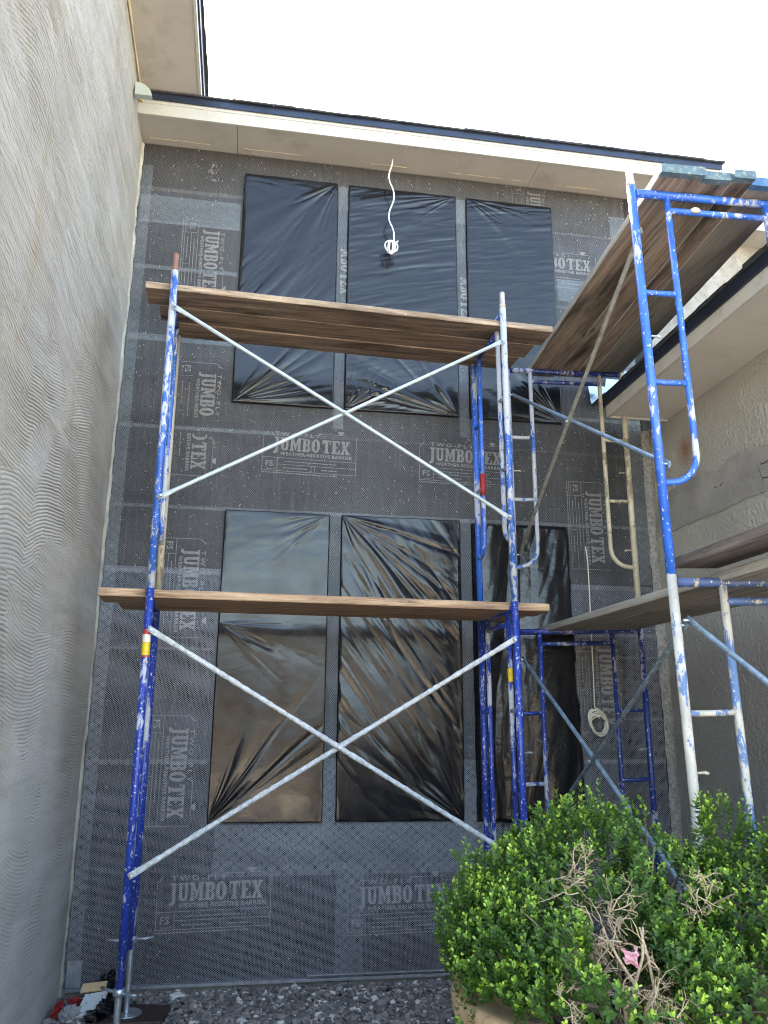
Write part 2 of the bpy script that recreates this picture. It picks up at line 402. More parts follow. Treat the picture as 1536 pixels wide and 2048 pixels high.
def mat_band():
    t = NT('chipped_render_band'); w = t.world()
    c = t.ramp(t.noise(w, 3, 5, 0.65), 0.3, 0.7, (0.22, 0.205, 0.19), (0.40, 0.37, 0.34))
    c = t.mix(t.ramp(t.noise(t.map(w, (1, 2, 1)), 9, 6, 0.7), 0.55, 0.7), c, (0.32, 0.3, 0.27))
    cr = t.n('ShaderNodeTexVoronoi'); cr.feature = 'DISTANCE_TO_EDGE'; t.set(cr.inputs['Vector'], t.map(w, (1, 1, 1)))
    cr.inputs['Scale'].default_value = 7
    ck = t.math('MULTIPLY', t.ramp(cr.outputs['Distance'], 0.01, 0.03, (1, 1, 1), (0, 0, 0)), t.ramp(t.noise(w, 2.3, 2), 0.55, 0.62))
    c = t.mix(ck, c, (0.05, 0.045, 0.04))
    nb = t.bump(t.math('SUBTRACT', t.noise(w, 50, 6, 0.75), t.math('MULTIPLY', ck, 0.8)), 0.8, 0.008)
    return t.fin(c, 0.92, nb)
M['band'] = mat_band()
M['rough'] = mat_plain('broken_stucco_edge', (0.25, 0.24, 0.22), 0.95, 0.4, 40, 1.0, ((0.06, 0.06, 0.06), 0.9), 0, 60)

def mat_gravel():
    t = NT('gravel_stone'); 
    att = t.n('ShaderNodeAttribute'); att.attribute_name = 'shade'
    c = t.ramp(att.outputs['Fac'], 0.0, 1.0, (0.12, 0.11, 0.10), (0.75, 0.73, 0.68))
    e = c.node.color_ramp.elements
    x = e.new(0.55); x.color = (0.29, 0.265, 0.245, 1)
    x = e.new(0.8); x.color = (0.33, 0.25, 0.21, 1)
    c = t.mix(0.4, c, t.mix(t.noise(t.world(), 60, 4), c, (0.05, 0.05, 0.05)))
    return t.fin(c, 0.75, t.bump(t.noise(t.world(), 150, 4), 0.5, 0.003))
M['gravel'] = mat_gravel()
def mat_ground():
    t = NT('dirt_ground'); w = t.world()
    c = t.ramp(t.noise(w, 14, 6, 0.7), 0.35, 0.65, (0.04, 0.035, 0.032), (0.11, 0.1, 0.09))
    return t.fin(c, 0.9, t.bump(t.noise(w, 60, 5, 0.7), 0.8, 0.02))
M['dirt'] = mat_ground()
def mat_pave():
    t = NT('bounce_concrete_drive'); w = t.world()
    c = t.ramp(t.noise(w, 3, 6, 0.7), 0.35, 0.65, (0.38, 0.355, 0.32), (0.48, 0.455, 0.42))
    return t.fin(c, 0.85, t.bump(t.noise(w, 90, 4), 0.3, 0.005))
M['drive'] = mat_pave()
def mat_leaf():
    t = NT('boxwood_leaf')
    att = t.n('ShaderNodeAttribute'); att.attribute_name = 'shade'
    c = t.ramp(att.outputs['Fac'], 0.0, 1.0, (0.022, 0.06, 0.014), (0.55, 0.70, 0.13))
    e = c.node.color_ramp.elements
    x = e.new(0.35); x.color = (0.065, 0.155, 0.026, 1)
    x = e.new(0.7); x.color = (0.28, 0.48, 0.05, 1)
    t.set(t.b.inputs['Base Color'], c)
    t.b.inputs['Roughness'].default_value = 0.48
    tl = t.n('ShaderNodeBsdfTranslucent'); t.set(tl.inputs[0], t.mix(0.5, c, (0.2, 0.34, 0.03)))
    mx = t.n('ShaderNodeMixShader'); mx.inputs[0].default_value = 0.22
    t.t.links.new(t.b.outputs[0], mx.inputs[1]); t.t.links.new(tl.outputs[0], mx.inputs[2]); t.t.links.new(mx.outputs[0], t.out.inputs[0])
    return t.m
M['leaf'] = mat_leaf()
def mat_pot():
    t = NT('tan_clay_pot'); w = t.world()
    c = t.ramp(t.noise(w, 7, 6, 0.65), 0.3, 0.7, (0.38, 0.23, 0.12), (0.62, 0.44, 0.27))
    c = t.mix(t.ramp(t.noise(w, 26, 4), 0.6, 0.72), c, (0.28, 0.16, 0.08))
    return t.fin(c, 0.6, t.bump(t.noise(w, 30, 5), 0.3, 0.005))
M['pot'] = mat_pot()

# ================================================================== THE SETTING
def sheet(name, x0, x1, y0, y1, z, mat):
    return tag(MB().add([(x0, y0, z), (x1, y0, z), (x1, y1, z), (x0, y1, z)], [(0, 1, 2, 3)]).build(name, mat), kind='structure')
sheet('ground', -400, 400, -400, 400, GZ - 0.03, M['dirt'])
sheet('bounce_driveway', -40, 40, -13, 1.9, GZ - 0.024, M['drive'])  # pale paving out of view, added to bounce sunlight onto the walls

# ---- gravel bed: thousands of separate stones in one object
def gravel():
    import itertools
    base = []
    ph = (1 + 5 ** 0.5) / 2
    V = np.array([(-1, ph, 0), (1, ph, 0), (-1, -ph, 0), (1, -ph, 0), (0, -1, ph), (0, 1, ph), (0, -1, -ph), (0, 1, -ph), (ph, 0, -1), (ph, 0, 1), (-ph, 0, -1), (-ph, 0, 1)], float)
    V /= np.linalg.norm(V[0])
    F = np.array([(0, 11, 5), (0, 5, 1), (0, 1, 7), (0, 7, 10), (0, 10, 11), (1, 5, 9), (5, 11, 4), (11, 10, 2), (10, 7, 6), (7, 1, 8), (3, 9, 4), (3, 4, 2), (3, 2, 6), (3, 6, 8), (3, 8, 9), (4, 9, 5), (2, 4, 11), (6, 2, 10), (8, 6, 7), (9, 8, 1)])
    n = 15000
    # denser where the picture looks
    xs = np.where(rng.random(n) < 0.75, rng.uniform(-1.0, 1.9, n), rng.uniform(-1.0, 3.05, n))
    ys = np.where(rng.random(n) < 0.75, rng.uniform(4.5, D - 0.03, n), rng.uniform(1.6, D - 0.03, n))
    sz = rng.lognormal(math.log(0.0125), 0.35, n).clip(0.005, 0.036)
    allv = []; allf = []; sh = []
    for i in range(n):
        v = V * (1 + rng.uniform(-0.28, 0.28, (12, 1)))
        sc = sz[i] * np.array([rng.uniform(0.8, 1.5), rng.uniform(0.8, 1.4), rng.uniform(0.5, 0.95)])
        v = v * sc
        a, b = rng.uniform(0, 6.28), rng.uniform(-0.6, 0.6)
        ca, sa, cb, sb = math.cos(a), math.sin(a), math.cos(b), math.sin(b)
        v = v @ np.array([[ca, sa, 0], [-sa, ca, 0], [0, 0, 1]]) @ np.array([[1, 0, 0], [0, cb, sb], [0, -sb, cb]])
        v += [xs[i], ys[i], GZ + rng.uniform(-0.012, 0.012)]
        allv.append(v); allf.append(F + 12 * i); sh += [rng.random() ** 1.6 if rng.random() > 0.02 else 1.0] * 12
    me = raw_mesh('gravel', np.concatenate(allv), np.concatenate(allf))
    a = me.attributes.new('shade', 'FLOAT', 'POINT'); a.data.foreach_set('value', np.array(sh, np.float32))
    me.materials.append(M['gravel'])
    return tag(link('gravel', me), 'loose grey and brown gravel along the foot of the lathed wall', 'gravel', kind='stuff')
gravel()

# ---- left wall: scratch coat, combed by trowel (real ridges)
LX = -1.04
def left_wall():
    root = empty('stucco_wall', (LX, 3.0, GZ), 'pale grey cement wall combed with wavy trowel ridges, left of the scaffold', 'wall')
    ys = np.arange(1.3, D + 0.02, 0.0185); zs = np.arange(GZ - 0.05, 4.95, 0.0026)
    Y, Z = np.meshgrid(ys, zs)
    # patches of trowel strokes
    npt = 70
    py = rng.uniform(-0.4, D, npt); pz = rng.uniform(GZ, 5.3, npt)
    wy = Y + 0.5 * (fbm(Y * 1.7, Z * 1.7, 5) - 0.5); wz = Z + 0.5 * (fbm(Y * 1.7, Z * 1.7, 9) - 0.5)
    best = np.full(Y.shape, 9e9); pid = np.zeros(Y.shape, int)
    for i in range(npt):
        d = ((wy - py[i]) * 0.75) ** 2 + ((wz - pz[i]) * 1.25) ** 2
        k = d < best; best = np.where(k, d, best); pid = np.where(k, i, pid)
    ang = rng.uniform(-0.22, 0.26, npt); cur = rng.uniform(-0.7, 0.7, npt); off = rng.uniform(0, 1, npt); dep = rng.uniform(0.55, 1.0, npt)
    sp = rng.uniform(0.0165, 0.021, npt)
    dy = Y - py[pid]
    warp = 0.10 * (fbm(Y * 1.3, Z * 0.8, 21, 3) - 0.5) + 0.018 * (fbm(Y * 7, Z * 4, 31, 2) - 0.5)
    ph = (Z - dy * ang[pid] - cur[pid] * dy * dy + warp) / sp[pid] + off[pid]
    fr = np.abs(ph - np.round(ph))          # distance to the groove centre
    rg = np.clip(fr / 0.30, 0, 1) ** 0.8    # narrow, steep raked grooves
    amt = fbm(Y * 2.1, Z * 3.5, 41, 3)
    amt = (0.42 + 0.58 * np.clip((amt - 0.30) * 6, 0.0, 1.0)) * dep[pid]
    amt *= np.where(Z > 1.5, np.clip(1.25 - (Z - 1.5) * 0.2, 0.6, 1), 1)
    und = 0.022 * (fbm(Y * 1.6, Z * 1.9, 51, 3) - 0.5)
    streak = (0.010 + 0.016 * np.clip((Z - 0.6) / 1.5, 0, 1)) * (fbm(Y * 2.2 + 3 * Z, Z * 13 + Y * 1.2, 61, 4) - 0.5)
    grit = 0.0055 * (fbm(Y * 30, Z * 45, 71, 2) - 0.5)
    disp = und + streak + grit - 0.013 * (0.45 + 0.9 * fbm(Y * 2.5, Z * 40, 67, 2)) * (1 - rg) * amt
    cut = np.clip((D - Y) / 0.5, 0, 1)
    P = np.stack([LX + disp * (0.6 + 0.4 * cut), Y, Z], -1)
    P = P[:, ::-1]
    P = P - np.array([LX, 3.0, GZ])
    me = grid_mesh('scratch_coat', P, False); me.materials.append(M['scratch'])
    link('scratch_coat', me, root)
    o = root.location
    zc = np.linspace(GZ, 4.40, 260); uc = np.linspace(0, 1, 5)
    U, ZC = np.meshgrid(uc, zc)
    Q = np.stack([LX - 0.01 + U * (0.010 + 0.020 * fbm(ZC * 11, U * 0, 201, 3)), D - 0.030 + 0.028 * U ** 2 - 0.006 * fbm(ZC * 30, U * 4, 203, 2), ZC], -1) - np.array([LX, 3.0, GZ])
    mq = grid_mesh('plaster_edge', Q, False); mq.materials.append(M['plaster_edge']); link('plaster_edge', mq, root)
    MB().box(LX - 0.25, LX - 0.03, 1.3, 9.0, GZ - 0.05, 5.6).build('wall_core', M['concrete'], root, o)
    MB().box(-7, LX - 0.25, 1.3, 9.0, GZ - 0.05, 4.4).build('house_body', M['concrete'], root, o)
    # sloping eave above it
    def zz(y, dz=0): return 4.612 + 0.12 * (5.32 - y) + dz
    def slab(x0, x1, y0, y1, a, b): return [(x0, y0, zz(y0, a)), (x1, y0, zz(y0, a)), (x1, y1, zz(y1, a)), (x0, y1, zz(y1, a)), (x0, y0, zz(y0, b)), (x1, y0, zz(y0, b)), (x1, y1, zz(y1, b)), (x0, y1, zz(y1, b))]
    ev = empty('upper_eave', (-0.8, 4.5, 4.6), 'beige soffit eave sloping down above the combed cement wall', 'roof eave')
    o = ev.location
    for (a, b) in ((1.6, 3.398), (3.402, 5.9)):
        MB().hexa(slab(LX - 0.02, -0.602, a, b, 0, 0.015)).build('soffit_board', M['soffit'], ev, o)
    MB().hexa(slab(-0.60, -0.58, 1.6, 5.9, -0.008, 0.14)).build('fascia_board', M['fascia'], ev, o)
    MB().hexa(slab(-0.577, -0.565, 1.6, 5.9, 0.06, 0.175)).build('drip_edge', M['drip'], ev, o)
    mb = MB(); y = 1.6
    while y < 5.9:                                        # shingle courses with uneven ends
        e = rng.uniform(-0.002, 0.012); L = rng.uniform(0.12, 0.3)
        mb.hexa(slab(-7, -0.548 + e, y, min(y + L, 5.9) - 0.004, 0.178 + rng.uniform(0, 0.004), 0.192 + rng.uniform(0, 0.006))); y += L
    mb.build('shingle_edge', M['shingle'], ev, o)
    MB().tube([(LX + 0.012, y, zz(y, -0.01)) for y in np.linspace(1.6, 5.3, 30)], [0.008 + rng.uniform(-0.004, 0.004) for _ in range(30)], 6).build('caulk_bead', M['caulk'], ev, o)
    # kick-out flashing
    k = MB(); pts = [(LX + 0.01, 5.02, 4.40)]
    c = [(LX + 0.012 + 0.12 * math.sin(a), 5.08, 4.375 + 0.105 * math.cos(a)) for a in np.linspace(0, math.pi / 2, 9)]
    vs = [(LX + 0.012, 5.08, 4.375)] + c
    n = len(vs)
    vs2 = [(v[0], v[1] + 0.05, v[2]) for v in vs]
    k.add(vs + vs2, [tuple(range(n))[::-1], tuple(range(n, 2 * n))] + [(i, (i + 1) % n, n + (i + 1) % n, n + i) for i in range(n)])
    tag(k.build('kickout_flashing', M['kick'], None, (LX + 0.02, 5.13, 4.6)), 'small grey-green quarter-round metal flashing in the corner above the fascia', 'flashing')
left_wall()

# ---- centre wall: building paper under expanded lath
XR = 3.0
Z0 = -1.60
def slab_letters():
    L = {
     'J': (.56, [[(.08,1),(.54,1),(.54,.88),(.47,.88),(.47,.02),(.44,-.1),(.35,-.2),(.18,-.24),(0,-.2),(.02,-.07),(.13,-.09),(.2,-.03),(.22,.1),(.22,.88),(.08,.88)]]),
     'U': (.84, [[(0,1),(.42,1),(.42,.88),(.34,.88),(.34,.3),(.37,.18),(.44,.13),(.52,.18),(.55,.3),(.55,.88),(.47,.88),(.47,1),(.84,1),(.84,.88),(.76,.88),(.76,.25),(.7,.08),(.57,0),(.28,0),(.15,.08),(.09,.25),(.09,.88),(0,.88)]]),
     'M': (1.06, [[(0,1),(.34,1),(.53,.5),(.72,1),(1.06,1),(1.06,.88),(.98,.88),(.98,.12),(1.06,.12),(1.06,0),(.66,0),(.66,.12),(.74,.12),(.74,.66),(.56,.1),(.48,.1),(.28,.64),(.28,.12),(.36,.12),(.36,0),(0,0),(0,.12),(.08,.12),(.08,.88),(0,.88)]]),
     'B': (.8, [[(0,1),(.55,1),(.7,.93),(.76,.78),(.72,.6),(.62,.52),(.74,.44),(.8,.26),(.74,.08),(.58,0),(0,0),(0,.12),(.1,.12),(.1,.88),(0,.88)], [(.36,.87),(.46,.87),(.5,.78),(.5,.66),(.44,.58),(.36,.58)], [(.36,.46),(.46,.46),(.52,.38),(.52,.22),(.46,.13),(.36,.13)]]),
     'O': (.8, [[(.4+.4*math.cos(a), .5+.52*math.sin(a)) for a in np.linspace(0, 2*math.pi, 20, endpoint=False)], [(.4+.12*math.cos(a), .5+.38*math.sin(a)) for a in np.linspace(0, 2*math.pi, 14, endpoint=False)]]),
     'T': (.8, [[(0,1),(.8,1),(.8,.66),(.72,.66),(.68,.86),(.54,.86),(.54,.12),(.64,.12),(.64,0),(.16,0),(.16,.12),(.26,.12),(.26,.86),(.12,.86),(.08,.66),(0,.66)]]),
     'E': (.78, [[(0,1),(.74,1),(.74,.68),(.66,.68),(.62,.87),(.38,.87),(.38,.57),(.56,.57),(.56,.43),(.38,.43),(.38,.13),(.64,.13),(.68,.34),(.78,.34),(.78,0),(0,0),(0,.12),(.1,.12),(.1,.88),(0,.88)]]),
     'X': (.86, [[(0,1),(.42,1),(.42,.88),(.36,.88),(.46,.66),(.56,.88),(.5,.88),(.5,1),(.84,1),(.84,.88),(.76,.88),(.57,.52),(.78,.12),(.86,.12),(.86,0),(.44,0),(.44,.12),(.5,.12),(.4,.34),(.28,.12),(.34,.12),(.34,0),(0,0),(0,.12),(.08,.12),(.28,.48),(.1,.88),(0,.88)]]),
    }
    return L
SL = slab_letters()
def curve_mesh(name, splines):
    cu = bpy.data.curves.new(name, 'CURVE'); cu.dimensions = '2D'; cu.fill_mode = 'FRONT'
    for s in splines:
        sp = cu.splines.new('POLY'); sp.points.add(len(s) - 1); sp.use_cyclic_u = True
        for i, (x, y) in enumerate(s): sp.points[i].co = (x, y, 0, 1)
    ob = bpy.data.objects.new('tmp', cu); COL.objects.link(ob)
    me = bpy.data.meshes.new_from_object(ob)
    bpy.data.objects.remove(ob); bpy.data.curves.remove(cu)
    v = [tuple(x.co) for x in me.vertices]; f = [tuple(p.vertices) for p in me.polygons]
    bpy.data.meshes.remove(me)
    return v, f
def text_mesh(txt, size, spacing=1.0, xscale=1.0, bold=0.0):
    cu = bpy.data.curves.new('t', 'FONT'); cu.body = txt; cu.size = size; cu.space_character = spacing; cu.resolution_u = 2; cu.offset = bold
    ob = bpy.data.objects.new('tmp', cu); COL.objects.link(ob)
    me = bpy.data.meshes.new_from_object(ob)
    bpy.data.objects.remove(ob); bpy.data.curves.remove(cu)
    v = np.array([tuple(x.co) for x in me.vertices]); f = [tuple(p.vertices) for p in me.polygons]
    bpy.data.meshes.remove(me)
    v[:, 0] *= xscale
    return v, f
def print_block():
    """one printed panel; origin at the lower left of the big J, units metres"""
    V = []; F = []
    def add(v, f, dx=0, dy=0):
        b = len(V); V.extend([(a[0] + dx, a[1] + dy) for a in v]); F.extend([tuple(i + b for i in q) for q in f])
    H = 0.104; x = 0; sp = []
    for ch in 'JUMBO TEX':
        if ch == ' ': x += 0.012; continue
        w, pl = SL[ch]
        for p in pl: sp.append([(x + a * H * 0.76, b * H) for a, b in p])
        x += w * H * 0.76 + 0.006
    add(*curve_mesh('l', sp))
    Wd = x
    v, f = text_mesh('TWO-PLY', 0.042, 1.5, 1.35, 0.0006); add(v, f, 0.01, H + 0.012)
    v, f = text_mesh('WEATHER-RESISTIVE BARRIER', 0.034, 1.12, 1.0, 0.0011); k = (Wd - 0.04) / v[:, 0].max(); v[:, 0] *= k; add(v, f, 0.055, -0.036)
    v, f = text_mesh('FS', 0.06, 1.0, 1.1, 0.001); add(v, f, -0.052, -0.125)
    def bar(x0, y0, x1, y1): add([(x0, y0), (x1, y0), (x1, y1), (x0, y1)], [(0, 1, 2, 3)])
    x0, x1 = -0.075, Wd + 0.045; t = 0.0035
    bar(x0, -0.16, x0 + t, 0.105); bar(x1 - t, -0.16, x1, 0.14)
    bar(x0 + t, -0.06, x1 - t, -0.06 + t); bar(x0 + t, -0.16, x1 - t, -0.16 + t)
    bar(0.035, -0.16 + t, 0.035 + t, -0.06); bar(0.035 + t, -0.11, x1 - t, -0.11 + t); bar(0.31, -0.16 + t, 0.31 + t, -0.11)
    add([(x0, 0.105), (x0 + t, 0.105), (x0 + 0.04, 0.145), (x0 + 0.036, 0.149)], [(0, 1, 2, 3)])
    bar(x0 + 0.40, 0.149, x1 - 0.06, 0.149 + t)
    def small(x, y, L, h=0.008):                       # rows of print too small to read
        e = x + L
        while x < e:
            w = random.uniform(0.006, 0.024); bar(x, y, x + w, y + h * random.uniform(0.7, 1)); x += w + 0.005
    small(0.09, -0.088, 0.38); small(0.08, -0.138, 0.17); small(0.36, -0.138, 0.12); small(-0.04, -0.148, 0.05, 0.005); small(x0, -0.178, 0.56)
    # little emblem top right
    sp = [[(0.50 + 0.02 * math.cos(a) * (1 + 0.35 * math.sin(3 * a)), 0.165 + 0.018 * math.sin(a) * (1 + 0.3 * math.cos(2 * a))) for a in np.linspace(0, 2 * math.pi, 18, endpoint=False)]]
    add(*curve_mesh('e', sp))
    return np.array(V), F
PBV, PBF = print_block()
def clip_poly(V, F, fn):
    keep = [f for f in F if all(fn(V[i][0], V[i][1]) for i in f)]
    return keep

def centre_wall():
    root = empty('lathed_wall', (1.0, D, GZ), 'tall wall of black building paper under metal lath behind the scaffold', 'wall')
    o = root.location
    MB().box(LX - 0.05, 3.12, D, D + 0.2, Z0, 4.43).build('sheathing', M['paper'], root, o)
    MB().box(LX - 0.05, 3.12, D + 0.02, D + 0.2, GZ - 0.1, Z0 - 0.004).build('foundation', M['concrete'], root, o)
    MB().box(LX - 0.02, 8.0, D + 0.2, D + 5, GZ - 0.1, 4.43).build('house_body', M['concrete'], root, o)
    # paper lap seams
    rs = random.Random(3)
    for z in (4.02, 3.10, 2.06, 1.02, 0.02, -0.95):
        MB().add([(LX + 0.01, D - 0.0025, z), (XR, D - 0.0025, z + 0.01), (XR, D - 0.0015, z + 0.075), (LX + 0.01, D - 0.0015, z + 0.07)], [(0, 1, 2, 3)]).build('paper_lap', M['paper'], root, o)
    # prints
    def put(x, z, rot, sc=1.0, clip=None):
        F = [f for f in PBF if clip is None or all(clip(*PBV[i]) for i in f)]
        c, s = math.cos(rot), math.sin(rot)
        vs = [(x + sc * (a * c - b * s), D - 0.004, z + sc * (a * s + b * c)) for a, b in PBV]
        mb = MB(); mb.add(vs, [f for f in F]); mb.build('printed_lettering', M['print'], root, o)
    put(0.087, 1.915, R(-1)); put(1.264, 1.905, R(-1))
    put(-0.438, -1.13, R(1), 1.03); put(0.775, -1.18, R(1), 1.03); put(1.95, -1.15, R(1), 1.03)
    for (x, z, cl) in ((-0.505, 3.69, None), (-0.46, 2.49, lambda a, b: a < 0.37), (-0.497, 2.30, lambda a, b: a > 0.29), (-0.494, 1.145, None), (-0.49, -0.065, None), (2.53, 1.725, None), (2.54, 0.527, None), (2.53, -0.66, None)):
        put(x, z, R(-90), 1.0, cl)
    put(2.10, 3.665, R(-1), 1.0, lambda a, b: a > 0.24)
    put(-0.02, 4.29, R(180), 0.9, lambda a, b: b > -0.02 and 0.45 < a < 0.56); put(0.72, 4.15, R(-90), 0.85, lambda a, b: b > 0.2)
    put(2.16, 4.37, R(-90), 0.9, lambda a, b: a < 0.2)
    for (x, z) in ((0.555, 3.75), (1.535, 3.6)): put(x, z, R(-90), 0.9, lambda a, b: 0 <= b < 0.09 and a > 0.1)
    # lath sheets (each a bent metal sheet, lapped)
    def lath(x0, x1, z0, z1, y, mat, name='lath_sheet'):
        nx = max(2, int((x1 - x0) / 0.12)); nz = max(2, int((z1 - z0) / 0.12))
        X, Z = np.meshgrid(np.linspace(x0, x1, nx + 1), np.linspace(z0, z1, nz + 1))
        Y = D - y + 0.004 * (fbm(X * 2.3 + x0, Z * 2.3 + z0, 77, 2) - 0.5)
        P = np.stack([X, Y, Z], -1) - np.array(o)
        me = grid_mesh(name, P); me.materials.append(mat)
        return link(name, me, root)
    # window openings: (x0, x1) upper 2.25..4.22, lower -0.66..1.44
    seams = [Z0, -0.96, -0.70]
    wins_x = (-0.24, 2.34)
    zt = [4.405, 3.99, 3.70, 3.30, 2.71, 2.03, 1.43, 0.97, 0.46, -0.28, -0.96, Z0]
    for i in range(len(zt) - 1):
        hi, lo = zt[i], zt[i + 1]
        lap = 0.012 + 0.03 * rs.random()
        yy = 0.010 + 0.0022 * (i % 3)
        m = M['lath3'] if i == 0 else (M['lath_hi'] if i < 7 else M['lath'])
        inw = (lo < 4.21 and hi > 2.27 and not (i == 0)) or (lo < 1.43 and hi > -0.66 and lo >= -0.7)
        if inw and i not in (5,):
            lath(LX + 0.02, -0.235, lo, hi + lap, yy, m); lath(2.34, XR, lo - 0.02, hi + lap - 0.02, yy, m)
        else:
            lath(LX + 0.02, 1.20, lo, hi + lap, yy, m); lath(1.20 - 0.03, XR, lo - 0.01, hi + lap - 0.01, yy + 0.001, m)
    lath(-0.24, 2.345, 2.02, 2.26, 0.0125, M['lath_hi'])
    # bright lap bands
    for (z, h, x0, x1) in ((3.70, 0.24, LX + 0.03, -0.25), (3.30, 0.035, LX + 0.03, -0.25), (2.71, 0.05, LX + 0.03, -0.25), (2.02, 0.03, LX + 0.03, 0.2), (1.43, 0.025, LX + 0.03, XR), (0.96, 0.03, LX + 0.03, -0.25), (0.44, 0.02, LX + 0.03, -0.25), (-0.3, 0.03, LX + 0.03, -0.25),
                         (3.35, 0.2, 2.36, XR), (2.30, 0.03, 2.36, XR), (0.6, 0.03, 2.40, XR), (0.0, 0.02, 2.40, XR)):
        lath(x0, x1, z, z + h, 0.018, M['lath2'], 'lath_lap')
    for (x0, x1, z0, z1) in ((-0.18, 1.75, -0.99, -0.68), (-0.18, 1.78, -0.99, -0.87), (0.62, 0.80, Z0, -0.99), (LX + 0.012, LX + 0.10, Z0, 4.2), (0.525, 0.60, 2.1, 4.2), (1.505, 1.582, 2.1, 4.2), (0.520, 0.60, -0.68, 1.45), (1.495, 1.575, -0.68, 1.45), (2.86, XR, 1.0, 4.2)):
        lath(x0, x1, z0, z1, 0.021, M['lath2'] if z1 < 4.21 or x0 < 0 else M['lath3'], 'lath_strip')
    # weep screed and loose laths at the foot
    MB().box(LX + 0.03, 3.0, D - 0.030, D - 0.002, Z0 - 0.012, Z0 + 0.006).build('weep_screed', M['galv'], root, o)
    MB().hexa([(0.45, D - 0.04, Z0 + 0.022), (1.75, D - 0.04, Z0 + 0.02), (1.75, D - 0.02, Z0 + 0.02), (0.45, D - 0.02, Z0 + 0.022), (0.45, D - 0.04, Z0 + 0.03), (1.75, D - 0.04, Z0 + 0.03), (1.75, D - 0.02, Z0 + 0.03), (0.45, D - 0.02, Z0 + 0.03)]).build('screed_strip', M['galv'], root, o)
    MB().box(LX + 0.03, LX + 0.115, D - 0.032, D - 0.022, Z0 + 0.01, Z0 + 0.16).build('corner_tab', M['galv'], root, o)
    # torn plaster edge against the right wall
    zs = np.linspace(GZ, 2.25, 150); xs = np.linspace(0, 1, 7)
    X, Z = np.meshgrid(xs, zs)
    e = 0.02 * (fbm(X * 2, Z * 9, 91) - 0.5)
    P = np.stack([XR - 0.0 + X * 0.085 + e * (X < 0.2), D - 0.012 - 0.035 * np.sin(X * np.pi) * fbm(X * 6, Z * 14, 92, 3) - 0.012 * (fbm(X * 20, Z * 40, 93, 3)), Z], -1) - np.array(o)
    me = grid_mesh('broken_stucco_edge', P); me.materials.append(M['rough']); link('broken_stucco_edge', me, root)
    # bent tags, staples and wire ends that catch the light
    vs = []; fs = []
    r2 = np.random.default_rng(5)
    for i in range(3400):
        x = r2.uniform(LX + 0.05, XR); z = r2.uniform(Z0, 4.38)
        if any(a - 0.03 < x < b + 0.03 and c - 0.03 < z < d + 0.03 for a, b, c, d in WINS): continue
        L = r2.uniform(0.003, 0.012) * (1.5 if r2.random() < 0.1 else 1); a = r2.normal(1.35, 0.7); w = 0.0010
        dx, dz = math.cos(a) * L / 2, math.sin(a) * L / 2; nx, nz = -math.sin(a) * w, math.cos(a) * w
        y = D - 0.026
        b = len(vs)
        for (sx, sn, yy) in ((-1, -1, 0), (1, -1, -.004), (1, 1, -.004), (-1, 1, 0)):
            vs.append((x + sx * dx + sn * nx - o[0], y + yy - o[1], z + sx * dz + sn * nz - o[2]))
        vs.append((x - o[0], D - 0.018 - o[1], z - o[2]))
        fs += [(b, b + 1, b + 2), (b, b + 2, b + 3), (b, b + 4, b + 1), (b + 2, b + 4, b + 3)]
    me = raw_mesh('wire_tags', vs, fs); me.materials.append(M['tagm']); tag(link('wire_tags', me, root), kind='stuff')
M['tagm'] = mat_plain('bright_wire', (0.48, 0.49, 0.47), 0.45, 0.35, 60, 0.0, None, 0.2)
WINS = [(-0.227, 0.515, 2.263, 4.214), (0.6105, 1.496, 2.263, 4.214), (1.592, 2.332, 2.263, 4.214),
        (-0.229, 0.514, -0.666, 1.434), (0.607, 1.4865, -0.666, 1.434), (1.585, 2.325, -0.68, 1.42)]
centre_wall()

